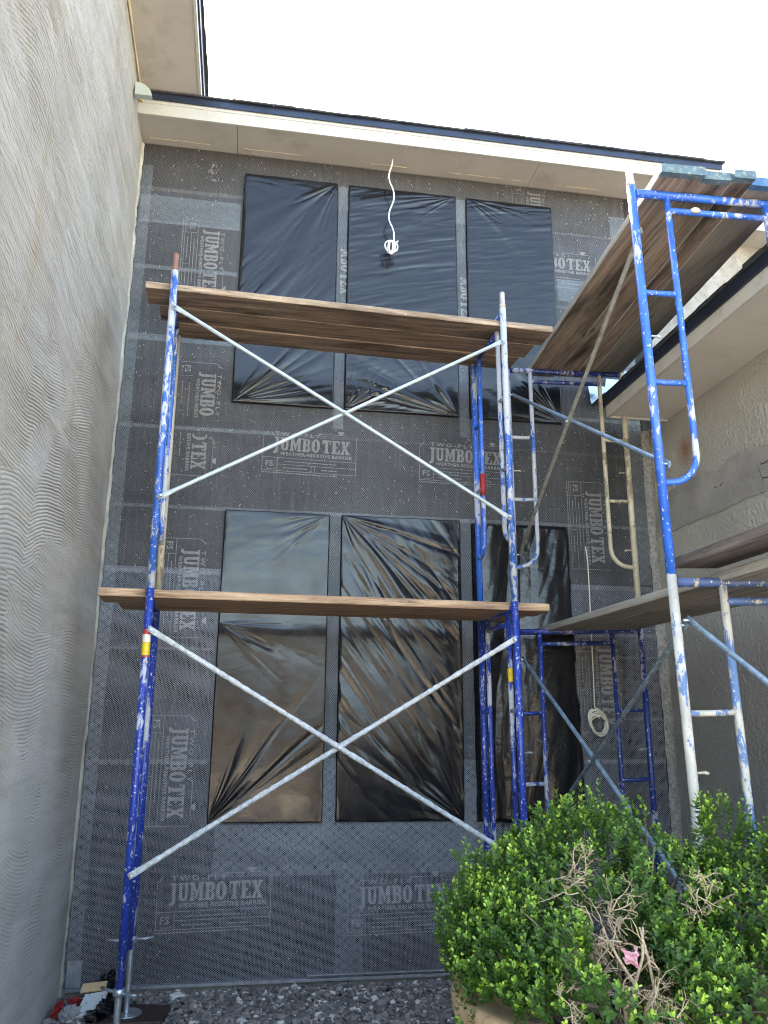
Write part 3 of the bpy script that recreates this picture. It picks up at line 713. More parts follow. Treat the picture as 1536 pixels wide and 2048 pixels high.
# ---- main eave
def main_eave():
    ev = empty('main_eave', (1.2, 5.4, 4.41), 'long cream fascia and beige soffit over the lathed wall, dark shingle edge on top', 'roof eave')
    o = ev.location; x1 = 3.74; YF = 5.328
    for a, b in ((LX + 0.002, -0.302), (-0.298, 2.138), (2.142, x1)):
        MB().box(a, b, YF, D + 0.004, 4.411, 4.426).build('soffit_board', M['soffit'], ev, o)
    MB().box(LX + 0.002, x1, YF - 0.022, YF - 0.002, 4.404, 4.535).build('fascia_board', M['fascia'], ev, o)
    MB().box(LX + 0.002, x1 - 0.01, YF - 0.026, YF - 0.0225, 4.50, 4.522).build('fascia_strip', M['fascia'], ev, o)
    MB().box(LX + 0.002, x1 + 0.01, YF - 0.036, YF - 0.03, 4.528, 4.592).build('drip_edge', M['drip'], ev, o)
    mb = MB(); x = LX + 0.002
    while x < x1 + 0.03:
        w = min(rng.uniform(0.14, 0.34), x1 + 0.035 - x); e = rng.uniform(-0.004, 0.006); t = rng.uniform(0, 0.004)
        mb.hexa([(x, YF - 0.055 + e, 4.588), (x + w - 0.0003, YF - 0.055 + e, 4.588), (x + w - 0.003, YF + 2.5, 5.21), (x, YF + 2.5, 5.21),
                 (x, YF - 0.055 + e, 4.602 + t), (x + w - 0.0003, YF - 0.055 + e, 4.602 + t), (x + w - 0.003, YF + 2.5, 5.25), (x, YF + 2.5, 5.25)]); x += w
    mb.build('shingle_edge', M['shingle'], ev, o)
    MB().hexa([(LX, YF, 4.53), (x1 - 0.02, YF, 4.53), (x1 - 0.02, YF + 6, 4.53), (LX, YF + 6, 4.53), (LX, YF, 4.56), (x1 - 0.02, YF, 4.56), (x1 - 0.02, YF + 6, 6.02), (LX, YF + 6, 6.02)]).build('roof_body', M['shingle'], ev, o)
    # ragged caulk line where the old wall finish met the soffit
    x = LX + 0.05
    while x < 2.9:
        L = rng.uniform(0.06, 0.5)
        if rng.random() < 0.62:
            n = max(3, int(L / 0.03)); y = D - 0.075; mb = MB()
            mb.tube([(x + L * i / n, y + rng.uniform(-0.002, 0.002), 4.409) for i in range(n + 1)], [rng.uniform(0.001, 0.0035) for _ in range(n + 1)], 5)
            mb.build('caulk_line', M['caulk'], ev, o)
        x += L + rng.uniform(0.0, 0.1)
    MB().tube([(LX + 0.02, YF - 0.03, 4.50), (LX + 0.03, YF - 0.034, 4.56)], [0.018, 0.012], 8).build('sealant_blob', M['orange2'], ev, o)
M['orange2'] = mat_plain('yellow_sealant', (0.6, 0.42, 0.16), 0.7, 0.2, 20, 0.4)
main_eave()

# ---- right wall and its porch eave
RX = 3.08
def right_wall():
    root = empty('textured_wall', (RX, 3.0, GZ), 'grey-brown dash-textured wall with a chipped darker band, right of the scaffold', 'wall')
    o = root.location
    MB().box(RX, RX + 0.2, 2.0, D + 0.001, GZ - 0.05, 2.27).build('rendered_wall', M['wallgrey'], root, o)
    ys = np.linspace(2.0, D - 0.01, 160); zs = np.linspace(1.375, 1.68, 22)
    Y, Z = np.meshgrid(ys, zs)
    edge = np.minimum(np.minimum((Z - 1.375) / 0.014, (1.68 - Z) / 0.014), 1)
    e2 = 0.07 * (fbm(Y * 4, Z * 0 + 3, 111) - 0.5)
    ch = np.where(fbm(Y * 3, Z * 6, 113, 4) > 0.62, 0.5, 1.0)
    P = np.stack([RX - 0.006 - 0.004 * edge * ch - 0.004 * fbm(Y * 25, Z * 25, 115, 3), Y, Z + (Z > 1.55) * e2 * 1.1 + (Z < 1.43) * 0.2 * e2], -1) - np.array(o)
    me = grid_mesh('render_band', P[:, ::-1]); me.materials.append(M['band']); link('render_band', me, root)
    MB().box(RX - 0.009, RX - 0.003, 4.30, 4.62, -0.9, -0.35).build('patch_panel', M['wallgrey'], root, o)
    # eave
    ev = empty('porch_eave', (2.8, 4.0, 2.24), 'low beige porch eave with black roof edge running towards the camera, right of the scaffold', 'roof eave')
    o = ev.location
    for a, b in ((1.7, 3.78), (3.784, 5.35)):
        MB().box(2.612, RX - 0.001, a, b, 2.245, 2.26).build('soffit_board', M['soffit2'], ev, o)
    MB().box(2.612, RX, 5.352, 5.372, 2.235, 2.33).build('end_board', M['soffit2'], ev, o)
    MB().box(2.59, 2.61, 1.7, 5.37, 2.235, 2.335).build('fascia_board', M['fascia2'], ev, o)
    MB().box(2.572, 2.587, 1.7, 5.42, 2.325, 2.40).build('drip_edge', M['drip'], ev, o)
    mb = MB(); y = 1.7
    while y < 5.55:
        w = min(rng.uniform(0.12, 0.3), 5.56 - y); e = rng.uniform(-0.004, 0.014); t = rng.uniform(0, 0.008)
        mb.hexa([(2.552 + e, y, 2.396), (2.552 + e, y + w - 0.004, 2.396), (3.9, y + w - 0.004, 2.98), (3.9, y, 2.98)][::-1] + [(2.552 + e, y, 2.41 + t), (2.552 + e, y + w - 0.004, 2.41 + t), (3.9, y + w - 0.004, 3.0), (3.9, y, 3.0)][::-1]); y += w
    mb.build('shingle_edge', M['shingle'], ev, o)
    MB().box(3.3, 8, 2.0, 5.6, GZ, 2.26).build('house_body', M['concrete'], ev, o)
    # crumpled step flashing between porch roof and the lathed wall
    nx, nz = 60, 14
    U, V = np.meshgrid(np.linspace(0, 1, nx), np.linspace(0, 1, nz))
    X = 2.56 + U * 0.95; Zb = 2.40 + (X - 2.56) * 0.44
    step = np.floor(U * 6) / 6
    Zt = 2.585 + step * 0.45 + 0.02 * fbm(U * 9, V * 3, 121)
    Z = Zb + (Zt - Zb) * V
    Y = D - 0.05 - 0.05 * (1 - V) - 0.02 * (fbm(U * 14, V * 3, 123, 3) - 0.5) - 0.006 * (U * 6 % 1)
    me = grid_mesh('step_flashing', np.stack([X, Y, Z], -1) - np.array((3.0, 5.6, 2.6))); me.materials.append(M['foil'])
    tag(link('step_flashing', me, None, (3.0, 5.6, 2.6)), 'crumpled shiny metal flashing where the black porch roof meets the lathed wall', 'flashing')
    # pale upper wing seen above the porch roof
    up = empty('upper_wing', (4.4, 6.2, 2.0), 'pale upper house wing with beige frieze glimpsed above the black porch roof edge', 'house')
    o = up.location
    MB().box(3.58, 8.0, 6.2, 6.4, 2.0, 4.05).build('wall', M['palewall'], up, o)
    MB().box(3.9, 8.0, 6.12, 6.198, 4.053, 4.20).build('frieze_board', M['fascia'], up, o)
    MB().box(3.95, 8.0, 5.9, 6.118, 4.203, 4.225).build('soffit_board', M['soffit2'], up, o)
    MB().box(4.0, 4.62, 5.6, 5.898, 4.205, 4.25).build('soffit', M['soffit'], up, o)
    MB().box(3.95, 4.62, 5.575, 5.597, 4.19, 4.33).build('fascia_board', M['soffit'], up, o)
    sp = MB(); sp.tube([(4.62, 5.62, 3.4), (4.60, 5.62, 4.0), (4.56, 5.62, 4.08), (4.40, 5.60, 4.30), (4.34, 5.60, 4.36)], [0.055] * 5, 12)
    tag(sp.build('downspout', M['galv'], None, (4.6, 5.62, 3.4)), 'grey metal downspout elbow behind the top deck on the right edge', 'downspout')
M['foil'] = mat_plain('bright_flashing', (0.62, 0.74, 0.78), 0.28, 0.15, 14, 0.8, ((0.2, 0.25, 0.27), 0.4), 0.75, 40)
M['palewall'] = mat_plain('pale_stucco', (0.46, 0.45, 0.41), 0.9, 0.06, 3, 0.6, ((0.36, 0.35, 0.3), 0.3), 0, 60)
right_wall()

# ================================================================== PLASTIC SHEETS OVER THE WINDOWS
def fan(X, Z, cx, cz, sx, sz, n, a0, a1, seed, reach, amp, shift=0.0):
    """folds radiating from a pinned corner; sx, sz point into the sheet"""
    dx = (X - cx) * sx; dz = (Z - cz) * sz
    r = np.hypot(dx, dz) + 1e-6; th = np.arctan2(dz, dx)
    g = vnoise(th * n + shift + 0.15 * np.sin(r * 6), r * 1.2, seed)
    g = np.abs(g * 2 - 1) ** 0.8
    m = np.clip((th - a0) / 0.15, 0, 1) * np.clip((a1 - th) / 0.15, 0, 1)
    return amp * m * g * np.minimum(r / 0.12, 1) * np.exp(-(r / reach) ** 2)
def folds(X, Z, ang, lam, stretch, seed, amp, wob=0.0, sharp=1.0):
    c, s = math.cos(ang), math.sin(ang)
    u = X * c + Z * s; v = -X * s + Z * c
    v = v + wob * (fbm(u * 1.5, v * 1.5, seed + 5, 2) - 0.5)
    g = np.abs(fbm(v / lam, u / (lam * stretch), seed, 3) * 2 - 1)
    return amp * g ** sharp
def plastic(i, label):
    x0, x1, z0, z1 = WINS[i]
    nx = int((x1 - x0) / 0.0052); nz = int((z1 - z0) / 0.0068)
    X, Z = np.meshgrid(np.linspace(x0, x1, nx), np.linspace(z0, z1, nz))
    u = (X - x0) / (x1 - x0); v = (Z - z0) / (z1 - z0)
    d = np.zeros_like(X)
    h = 0.5 * math.pi
    if i == 0:
        d += fan(X, Z, x1, z1, -1, -1, 7, 0.35, 1.5, 3, 1.1, 0.016)
        d += fan(X, Z, x0, z0, 1, 1, 8, 0.05, 1.1, 4, 0.7, 0.015)
        d += folds(X, Z, R(52), 0.10, 6, 5, 0.010) * np.clip(1 - abs(v - 0.55) * 2, 0, 1)
        d += folds(X, Z, R(-8), 0.12, 5, 6, 0.008) * np.clip((v - 0.85) * 8, 0, 1)
    if i == 1:
        d += folds(X, Z, R(14), 0.07, 9, 11, 0.014, 0.05) * (0.25 + 0.75 * np.clip((v - 0.35) * 2, 0, 1))
        d += fan(X, Z, x1, z1, -1, -1, 10, 0.0, 0.8, 12, 0.8, 0.012)
        d += fan(X, Z, x1, z0, -1, 1, 9, 0.05, 1.2, 13, 0.8, 0.017)
        d += fan(X, Z, x0, z0, 1, 1, 10, 0.1, 1.5, 14, 0.35, 0.012)
    if i == 2:
        d += folds(X, Z, R(9), 0.05, 8, 21, 0.009, 0.04) * (0.2 + 0.8 * np.clip((v - 0.45) * 2, 0, 1))
        d += fan(X, Z, x0, z1, 1, -1, 10, 0.0, 0.9, 22, 0.6, 0.012)
        d += fan(X, Z, x1, z0, -1, 1, 9, 0.1, 1.3, 23, 0.75, 0.016)
    if i == 3:
        d += folds(X, Z, R(8), 0.16, 5, 31, 0.011, 0.05) * np.clip((v - 0.66) * 2.6, 0, 1)
        d += fan(X, Z, x0, z0, 1, 1, 8, 0.55, 1.35, 32, 1.0, 0.020)
        d += fan(X, Z, x0, z1 - 0.8, 1, -1, 9, -0.1, 0.9, 33, 0.45, 0.012)
        d += fan(X, Z, x1, z1, -1, -1, 9, 0.0, 0.9, 34, 0.4, 0.010)
    if i == 4:
        d += folds(X, Z, R(-54), 0.12, 11, 41, 0.020, 0.04, 1.0) * (0.35 + 0.65 * np.clip(1.35 - abs(v - 0.45) * 1.7, 0, 1))
        d += fan(X, Z, x0, z1, 1, -1, 9, 0.1, 1.3, 42, 1.0, 0.024)
        d += fan(X, Z, x1, z0, -1, 1, 8, 0.2, 1.4, 43, 0.8, 0.018)
    if i == 5:
        d += 0.030 * fbm(X * 3.0 + 0.3 * np.sin(Z * 2), Z * 0.35, 51, 1)
        d += folds(X, Z, R(86), 0.26, 8, 53, 0.050, 0.08) + folds(X, Z, R(70), 0.13, 9, 54, 0.009, 0.04)
    d += 0.0012 * (fbm(X * 9, Z * 14, 60 + i, 3) - 0.5) + 0.006 * (fbm(X * 1.7, Z * 1.7, 80 + i, 2) - 0.5)
    e = np.minimum(np.minimum(X - x0, x1 - X), np.minimum(Z - z0, z1 - Z))
    k = np.clip(e / 0.018, 0, 1)
    base = 0.034
    Y = D - base - d * (0.15 + 0.85 * k) * (0.72 if i < 5 else 0.8)
    if i == 5:
        Y -= 0.012 * (1 - v)
    rag = (0.003 if i < 5 else 0.012)
    X2 = X + (1 - k) * rag * (fbm(Z * 9, u * 2, 90 + i, 2) - 0.5) * 2
    Z2 = Z + (1 - k) * rag * (fbm(X * 9, v * 2, 95 + i, 2) - 0.5) * 2
    if i == 5: X2 = X2 + (u > 0.5) * (1 - v) * 0.03 * u
    # skirt back to the wall
    P = np.stack([X2, Y, Z2], -1)
    sk = P.copy()
    def pad(P):
        top = P[-1:].copy(); top[..., 1] = D - 0.005; top[..., 2] += 0.004
        bot = P[:1].copy(); bot[..., 1] = D - 0.005; bot[..., 2] -= 0.004
        P = np.concatenate([bot, P, top], 0)
        l = P[:, :1].copy(); l[..., 1] = D - 0.005; l[..., 0] -= 0.004
        r = P[:, -1:].copy(); r[..., 1] = D - 0.005; r[..., 0] += 0.004
        return np.concatenate([l, P, r], 1)
    P = pad(P)
    og = np.array(((x0 + x1) / 2, D, z0))
    me = grid_mesh('plastic_sheet', P - og); me.materials.append(M['plastic2'] if i == 5 else M['plastic'])
    o = link('plastic_sheet', me, None, tuple(og))
    tag(o, label, 'plastic sheet', 'black plastic sheets over the windows')
plastic(0, 'black plastic over the upper left window, diagonal folds from its top right corner')
plastic(1, 'black plastic over the upper middle window, behind the small white hanging cable')
plastic(2, 'black plastic over the upper right window, next to the lone OTEX print')
plastic(3, 'black plastic over the lower left window, smooth brownish middle')
plastic(4, 'black plastic over the lower middle window with long diagonal folds')
plastic(5, 'loose crumpled black plastic over the lower right window behind the blue legs')

# ================================================================== SCAFFOLD
def rig(k):
    P = dict(L=(-0.5634, 4.5231, 2.7247, -0.1346, -0.5411, -0.0009, -0.0017, 0.001), R=(1.8186, 3.2154, 0.1962, -1.399, 0.0027, 0.0105, 0.0028, 0.0083))[k]
    ox, oy, yw, tl, tp, kk, mm, nn = P
    yw, tl, tp = R(yw), R(tl), R(tp)
    def f(v):
        x, y, z = v
        z = z + kk * x; x = x + mm * z + nn * z * y
        x, z = x * math.cos(tl) + z * math.sin(tl), -x * math.sin(tl) + z * math.cos(tl)
        y, z = y * math.cos(tp) - z * math.sin(tp), y * math.sin(tp) + z * math.cos(tp)
        x, y = x * math.cos(yw) - y * math.sin(yw), x * math.sin(yw) + y * math.cos(yw)
        return (x + ox, y + oy, z)
    return f
RL, RR = rig('L'), rig('R')
BAY, WL, BR, WR = 2.13, 0.639, 2.1235, 0.918

def frame(warp, at, z1, z0, width, axis, a, b, zc, rungs, label, mats, pins=(True, True), leg_cut=(0, 0), second=True, studs=(), inner_r=0.0155, top_cut=(0, 0)):
    """a scaffold frame. at = fixed coordinate, axis 'y' or 'x' = direction across; a,b inner tube offsets; zc = bottom of the inner loop"""
    def pt(u, z, off=0.0):
        return (at + off, u, z) if axis == 'y' else (u, at + off, z)
    org = warp(pt(0, z0))
    root = empty('scaffold_frame', org, label, 'scaffold frame', 'welded scaffold frames of the two towers')
    def part(name, mat, fill):
        mb = MB(); mb.warp = warp; fill(mb); return mb.build(name, mat, root, org)
    R0 = 0.0212
    for k, u in enumerate((0, width)):
        part('leg', mats['leg'][k], lambda mb: mb.tube([pt(u, z0 + leg_cut[k]), pt(u, (z0 + z1) / 2), pt(u, z1 - top_cut[k])], R0, 16))
        if pins[k]:
            part('coupling_pin', mats['pin'][k], lambda mb: mb.tube([pt(u, z1), pt(u, z1 + 0.028), pt(u, z1 + 0.03), pt(u, z1 + 0.115), pt(u, z1 + 0.12)], [0.0205, 0.0205, 0.0175, 0.0175, 0.014], 14))
    zr = z1 - 0.035
    part('top_rail', mats['rail'], lambda mb: mb.tube([pt(R0 * .9, zr), pt(width / 2, zr), pt(width - R0 * .9, zr)], 0.0205, 14))
    if second:
        part('second_rail', mats['rail2'], lambda mb: mb.tube([pt(a, zr - 0.085), pt(b, zr - 0.085)], inner_r, 12))
    for k, (u, e, s) in enumerate(((a, 0, -1), (b, width, 1))):
        if zc is None:
            part('inner_tube', mats['in'][k], lambda mb: mb.tube([pt(u, zr - 0.015), pt(u, (zr + z0) / 2), pt(u, z0 + 0.05)], inner_r, 12))
        else:
            w = abs(e - u) - 0.01; rad = min(w, 0.14)
            path = [pt(u, zr - 0.015), pt(u, (zr + zc) / 2)]
            for t in np.linspace(0, math.pi / 2, 8):
                path.append(pt(u + s * rad * (1 - math.cos(t)), zc + rad - rad * math.sin(t)))
            path.append(pt(e - s * 0.015, zc - 0.004))
            part('inner_tube', mats['in'][k], lambda mb: mb.tube(path, inner_r, 12))
    for z in rungs:
        for (u, e) in ((a, 0), (b, width)):
            m = mats['in'][0 if e == 0 else 1]
            part('rung', m, lambda mb: mb.tube([pt(e, z), pt((e + u) / 2, z - 0.002), pt(u, z)], 0.0135, 10))
    for (u, z) in studs:
        # toggle pin pointing along the bay
        d = 1 if u == 0 else -1
        part('lock_stud', mats['stud'], lambda mb: mb.tube([pt(u, z), pt(u + d * 0.055, z), pt(u + d * 0.056, z + 0.001), pt(u + d * 0.075, z - 0.004)], [0.0055, 0.0055, 0.0075, 0.006], 8))
    return root, part, pt

def mm(leg, rail=None, inn=None, pin=None, rail2=None, stud=None):
    leg = leg if isinstance(leg, tuple) else (leg, leg)
    inn = inn or leg; inn = inn if isinstance(inn, tuple) else (inn, inn)
    pin = pin or M['palepin']; pin = pin if isinstance(pin, tuple) else (pin, pin)
    return dict(leg=leg, rail=rail or leg[0], **{'in': inn}, pin=pin, rail2=rail2 or rail or leg[0], stud=stud or M['galvp'])
LT, L1, LB = 2.663, 0.689, -1.285
bh, bn, bl, bd, tn, wh = (M[k] for k in ('blue_hi', 'blue_new', 'blue_lo', 'blue_dk', 'tan', 'white'))
# left tower (frames stand edge-on)
frame(RL, 0.0, LT, L1, WL, 'y', 0.12, 0.51, 1.08, (2.04, 1.56), 'pale worn blue upper frame on the far left with a rusty pin on top', mm((bh, M['tan']), bl, bh, M['rust']), (True, False), top_cut=(0, 0.117))
fr, part, pt = frame(RL, 0.0, L1, LB, WL, 'y', 0.12, 0.51, None, (0.05, -0.42), 'dark royal blue lower frame on the far left with a red and yellow sticker', mm(bl, bl), (False, False), (0, 0.09))
stk = MB(); stk.warp = RL
stk.tube([pt(0, 0.461), pt(0, 0.436)], 0.0222, 16, cap=False).build('sticker_band', M['stk_red'] if 'stk_red' in M else mat_plain('sticker_red', (0.62, 0.03, 0.03), 0.4, 0.1, 9, 0), fr, fr.location)
for (za, zb, cn, cc) in ((0.434, 0.392, 'sticker_white', (0.72, 0.66, 0.55)), (0.390, 0.322, 'sticker_yellow', (0.72, 0.50, 0.02)), (0.320, 0.312, 'sticker_red_line', (0.6, 0.05, 0.03))):
    mb = MB(); mb.warp = RL; mb.tube([pt(0, za), pt(0, zb)], 0.0222, 16, cap=False)
    mb.build('sticker_band', mat_plain(cn, cc, 0.4, 0.1, 30, 0, ((0.05, 0.05, 0.05), 0.5)), fr, fr.location)
fr, part, pt = frame(RL, BAY, LT, L1, WL, 'y', 0.12, 0.51, 1.08, (2.04, 1.56), 'worn blue upper frame at the centre with a red tape scrap on its rear tube', mm((bh, bn), bl, (bh, bn)), (True, False), top_cut=(0, 0.117))
part('red_tape', M['red'], lambda mb: mb.tube([pt(0.51, 1.66), pt(0.51, 1.56), pt(0.51, 1.50)], [0.0175, 0.019, 0.016], 10))
fr2, part, pt = frame(RL, BAY, L1, LB, WL, 'y', 0.12, 0.51, None, (0.05, -0.42), 'royal blue lower frame at the centre, its foot hidden in the bush', mm(bl, bl), (False, False), (0, 0.0))
mb = MB(); mb.warp = RL; mb.tube([pt(0.12, 0.30), pt(0.12, 0.22)], 0.0165, 12, cap=False); mb.build('sticker_band', bpy.data.materials['sticker_yellow'], fr2, fr2.location)
# right tower (frames face us)
NT_, N1, NB = 2.585, 0.622, -1.35
fr, part, pt = frame(RR, 0.0, NT_, N1, WR, 'x', 0.187, 0.733, 1.045, (2.00, 1.535), 'bright blue upper frame nearest the camera, holding up the blue-ended planks', mm(bn, bn, bn), (True, True), (0, 0), studs=((0, 1.77),))
part('plaster_blob', M['palepin2'] if 'palepin2' in M else mat_plain('cream_plaster', (0.6, 0.56, 0.44), 0.8, 0.1, 20, 0.3), lambda mb: mb.tube([pt(0.30, NT_ - 0.12, -0.018), pt(0.315, NT_ - 0.12, -0.021), pt(0.335, NT_ - 0.121, -0.021), pt(0.35, NT_ - 0.121, -0.018)], [0.006, 0.014, 0.014, 0.006], 10))
frame(RR, 0.0, N1, NB, WR, 'x', 0.24, 0.68, None, (0.03, -0.65), 'white-washed lower frame nearest the camera, right of the lathed wall', mm(wh, M['whiteblue'], wh, M['tan'], M['whiteblue'], M['tan']), (False, False), (0, 0), studs=((0, -0.21),), inner_r=0.018)
frame(RR, BR, NT_, N1, WR, 'x', 0.18, 0.735, 1.045, (2.015, 1.54), 'half blue half tan upper frame close to the lathed wall, under the far deck end', mm((bh, tn), bd, (bh, tn), None, None, M['tan']), (False, False), (0, 0), top_cut=(0.02, 0.02), studs=((0, 1.757), (WR, 1.76), (WR, 1.17)))
frame(RR, BR, N1, NB, WR, 'x', 0.165, 0.70, None, (0.04, -0.415), 'dark blue lower frame close to the lathed wall, beside the coiled cable', mm((bl, bd), bd, (bl, bd)), (False, False), (0, 0), studs=((0, 0.36), (0, -0.215), (WR, -0.22)))

# cross braces
def brace(warp, p1, p2, p3, p4, label, m1, m2, r=0.0125, nrm=(0, 1, 0)):
    org = warp(p1); root = empty('cross_brace', org, label, 'cross brace', 'pivoted cross braces of the towers')
    n = Vector(nrm)
    for (a, b, m, off) in ((p1, p2, m1, -0.011), (p3, p4, m2, 0.011)):
        a = Vector(a) ; b = Vector(b); d = (b - a).normalized(); L = (b - a).length
        ts = [-0.02, 0.03, 0.05, 0.10] + [0.5 * L] + [L - 0.10, L - 0.05, L - 0.03, L + 0.02]
        if 'crust' in m.name:
            ts = [-0.02, 0.03, 0.05, 0.10] + list(np.arange(0.14, L - 0.12, 0.022)) + [L - 0.10, L - 0.05, L - 0.03, L + 0.02]
        fl = []; rr = []
        for t in ts:
            e = min(t + 0.02, L + 0.02 - t); k = min(1, max(0, (e - 0.05) / 0.07))
            fl.append((0.28 + 0.72 * k, 1.35 - 0.35 * k)); rr.append(r * (1 + (rng.uniform(-0.05, 0.30) if 'crust' in m.name and e > 0.1 else 0)))
        pts = [a + d * t + n * (off * min(1, max(0, (t - 0.05) / 0.3)) * min(1, max(0, (L - 0.05 - t) / 0.3)) ) for t in ts]
        mb = MB()
        if abs(n.x) > 0.5:
            # squash direction follows first frame axis; use x as reference
            vs = []
            mb2 = MB(); mb2.warp = warp; mb2.tube(pts, rr, 12, [(f[1], f[0]) for f in fl]); mb2.build('brace_tube', m, root, org)
        else:
            mb.warp = warp; mb.tube(pts, rr, 12, fl); mb.build('brace_tube', m, root, org)
        for q in (a, b):
            k2 = MB(); k2.warp = warp; k2.tube([q - n * 0.028, q + n * 0.014], 0.0065, 8); k2.build('end_pin', M['galv'], root, org)
    c = (Vector(p1) + Vector(p2) + Vector(p3) + Vector(p4)) / 4
    mb = MB(); mb.warp = warp; mb.tube([c - n * 0.032, c + n * 0.032], 0.007, 8); mb.build('pivot_bolt', M['galv'], root, org)
YB = -0.036
brace(RL, (0.02, YB, 2.398), (2.10, YB, 1.209), (0.022, YB, 1.209), (2.10, YB, 2.398), 'clean grey cross brace between the two blue frames of the upper left bay', M['galvp'], M['galvp'], 0.0118)
brace(RL, (0.024, YB, 0.455), (2.10, YB, -0.768), (0.022, YB, -0.768), (2.10, YB, 0.455), 'cross brace crusted white with cement in the lower left bay', M['crust'], M['crust'], 0.0125)
brace(RR, (0.04, 0.03, 2.351), (0.04, BR, 1.133), (0.04, 0.0, 1.133), (0.04, BR, 2.351), 'upper cross brace of the right tower, one brown bar and one blue-grey bar', M['brown_brace'], M['steelbl'], 0.0118, (1, 0, 0))
brace(RR, (0.04, 0.0, 0.40), (0.04, BR, -0.83), (0.04, 0.0, -0.83), (0.04, BR, 0.40), 'dark spattered cross brace running down into the bush', M['dark_brace'], M['steelbl'], 0.0122, (1, 0, 0))
brace(RR, (0.046, -0.03, 0.418), (0.046, -BR, -0.80), (0.046, -0.03, -0.80), (0.046, -BR, 0.418), 'blue-grey cross brace leaving the white leg towards the right edge', M['steelbl'], M['steelbl'], 0.0122, (1, 0, 0))

# planks
def plank(warp, x0, x1, y0, y1, z0, t, label, mat, edge_mat=None, axis=0, skew=0.0, end_mat=None, sag=0.0, chew=0.0, group='scaffold deck planks', tilt=0.0):
    """board with slightly uneven edges; axis 0 = long in x, 1 = long in y"""
    n = 26
    vs = []
    L0, L1 = (x0, x1) if axis == 0 else (y0, y1)
    C0, C1 = (y0, y1) if axis == 0 else (x0, x1)
    rr = random.Random(int(abs(x0 * 977 + y0 * 131 + z0 * 57) * 10))
    sd = rr.randint(1, 999)
    rows = []
    for i in range(n + 1):
        s = i / n; l = L0 + (L1 - L0) * s
        k = 0
        sg = -sag * (1 - (2 * s - 1) ** 2) + tilt * s
        sh = skew * s
        w0 = 0.0008 * math.sin(i * 1.7 + sd) ; w1 = 0.0008 * math.sin(i * 2.3 + sd * 2)
        c0 = C0 + sh + w0; c1 = C1 + sh + w1
        zc = z0 + sg; bv = 0.005
        ring = [(c0 + bv, zc), (c1 - bv, zc), (c1, zc + bv), (c1, zc + t - bv), (c1 - bv, zc + t), (c0 + bv, zc + t), (c0, zc + t - bv), (c0, zc + bv)]
        e = rr.uniform(-0.004, 0.004) if i in (0, n) else 0
        rows.append([((l + e, c, z) if axis == 0 else (c, l + e, z)) for c, z in ring])
    if chew:
        # dog-eared end corners
        for q in (0,):
            r = rows[q]
            for j in (0, 5, 6, 7):
                v = r[j]; r[j] = (v[0], v[1] + chew, v[2]) if axis == 1 else (v[0] + chew, v[1], v[2])
            for j in (1, 2, 3, 4):
                v = r[j]; r[j] = (v[0], v[1] + chew * 0.6, v[2]) if axis == 1 else (v[0] + chew * 0.6, v[1], v[2])
            cxy = [sum(v[k] for v in r) / 8 for k in range(3)]
    V = [warp(v) for r in rows for v in r]
    F = []; mi = []
    for i in range(n):
        for j in range(8):
            F.append((i * 8 + j, i * 8 + (j + 1) % 8, (i + 1) * 8 + (j + 1) % 8, (i + 1) * 8 + j)); mi.append(1 if j in (1, 2, 3, 5, 6, 7) else 0)
    F.append(tuple(range(8))[::-1]); F.append(tuple(n * 8 + j for j in range(8))); mi += [2, 2]
    if axis == 1: F = [f[::-1] for f in F]
    og = V[0]
    me = bpy.data.meshes.new('plank'); me.from_pydata([(v[0] - og[0], v[1] - og[1], v[2] - og[2]) for v in V], [], F)
    for m in (mat, edge_mat or mat, end_mat or edge_mat or mat): me.materials.append(m)
    me.polygons.foreach_set('material_index', mi); me.update()
    o = link('plank', me, None, og)
    if end_mat is not None and end_mat.name.find('blue') >= 0:
        # painted band wrapped round the end
        pv = []
        for q in rows[0:1]:
            cx = sum(v[0] for v in q) / 8; cz = sum(v[2] for v in q) / 8
            for dy in (-0.0025, 0.036):
                for v in q: pv.append(warp((cx + (v[0] - cx) * 1.012, v[1] + dy, cz + (v[2] - cz) * 1.06)))
        pf = [(j, (j + 1) % 8, 8 + (j + 1) % 8, 8 + j) for j in range(8)] + [tuple(range(8))]
        mb = MB(); mb.add(pv, pf); mb.build('painted_end', end_mat, o, og)
    return tag(o, label, 'plank', group)
M['wood_warm'] = mat_wood('orange_brown_plank', 0, (0.12, 0.062, 0.035), (0.44, 0.27, 0.155), stain=0.6)
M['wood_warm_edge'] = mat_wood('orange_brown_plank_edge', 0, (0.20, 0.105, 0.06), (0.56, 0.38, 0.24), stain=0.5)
wx, we, wy, wye = M['wood_x'], M['wood_edge'], M['wood_y'], M['wood_yedge']
plank(RL, -0.17, 2.50, 0.035, 0.245, 2.551, 0.043, 'front plank of the upper left deck with a sunlit-looking tan edge', wx, we)
plank(RL, -0.10, 2.46, 0.249, 0.455, 2.553, 0.042, 'middle plank of the upper left deck, between two others', wx, we)
plank(RL, -0.04, 2.42, 0.459, 0.668, 2.550, 0.042, 'rear plank of the upper left deck, nearest the plastic sheets', wx, we)
plank(RL, -0.272, 2.375, 0.04, 0.30, 0.644, 0.047, 'front plank of the lower left deck, green paint mark on its left end', M['wood_warm'], M['wood_warm_edge'], end_mat=M['green_end'])
plank(RL, -0.20, 2.33, 0.304, 0.60, 0.645, 0.043, 'rear plank of the lower left deck, mostly hidden behind the front one', M['wood_warm'], M['wood_warm_edge'])
E1, E2 = M['blueend'], M['blueend2']
plank(RR, 0.092, 0.325, -0.145, 2.26, 2.572, 0.045, 'left plank of the high right deck with a teal painted end', wy, wye, 1, 0.10, E1, 0, 0.004)
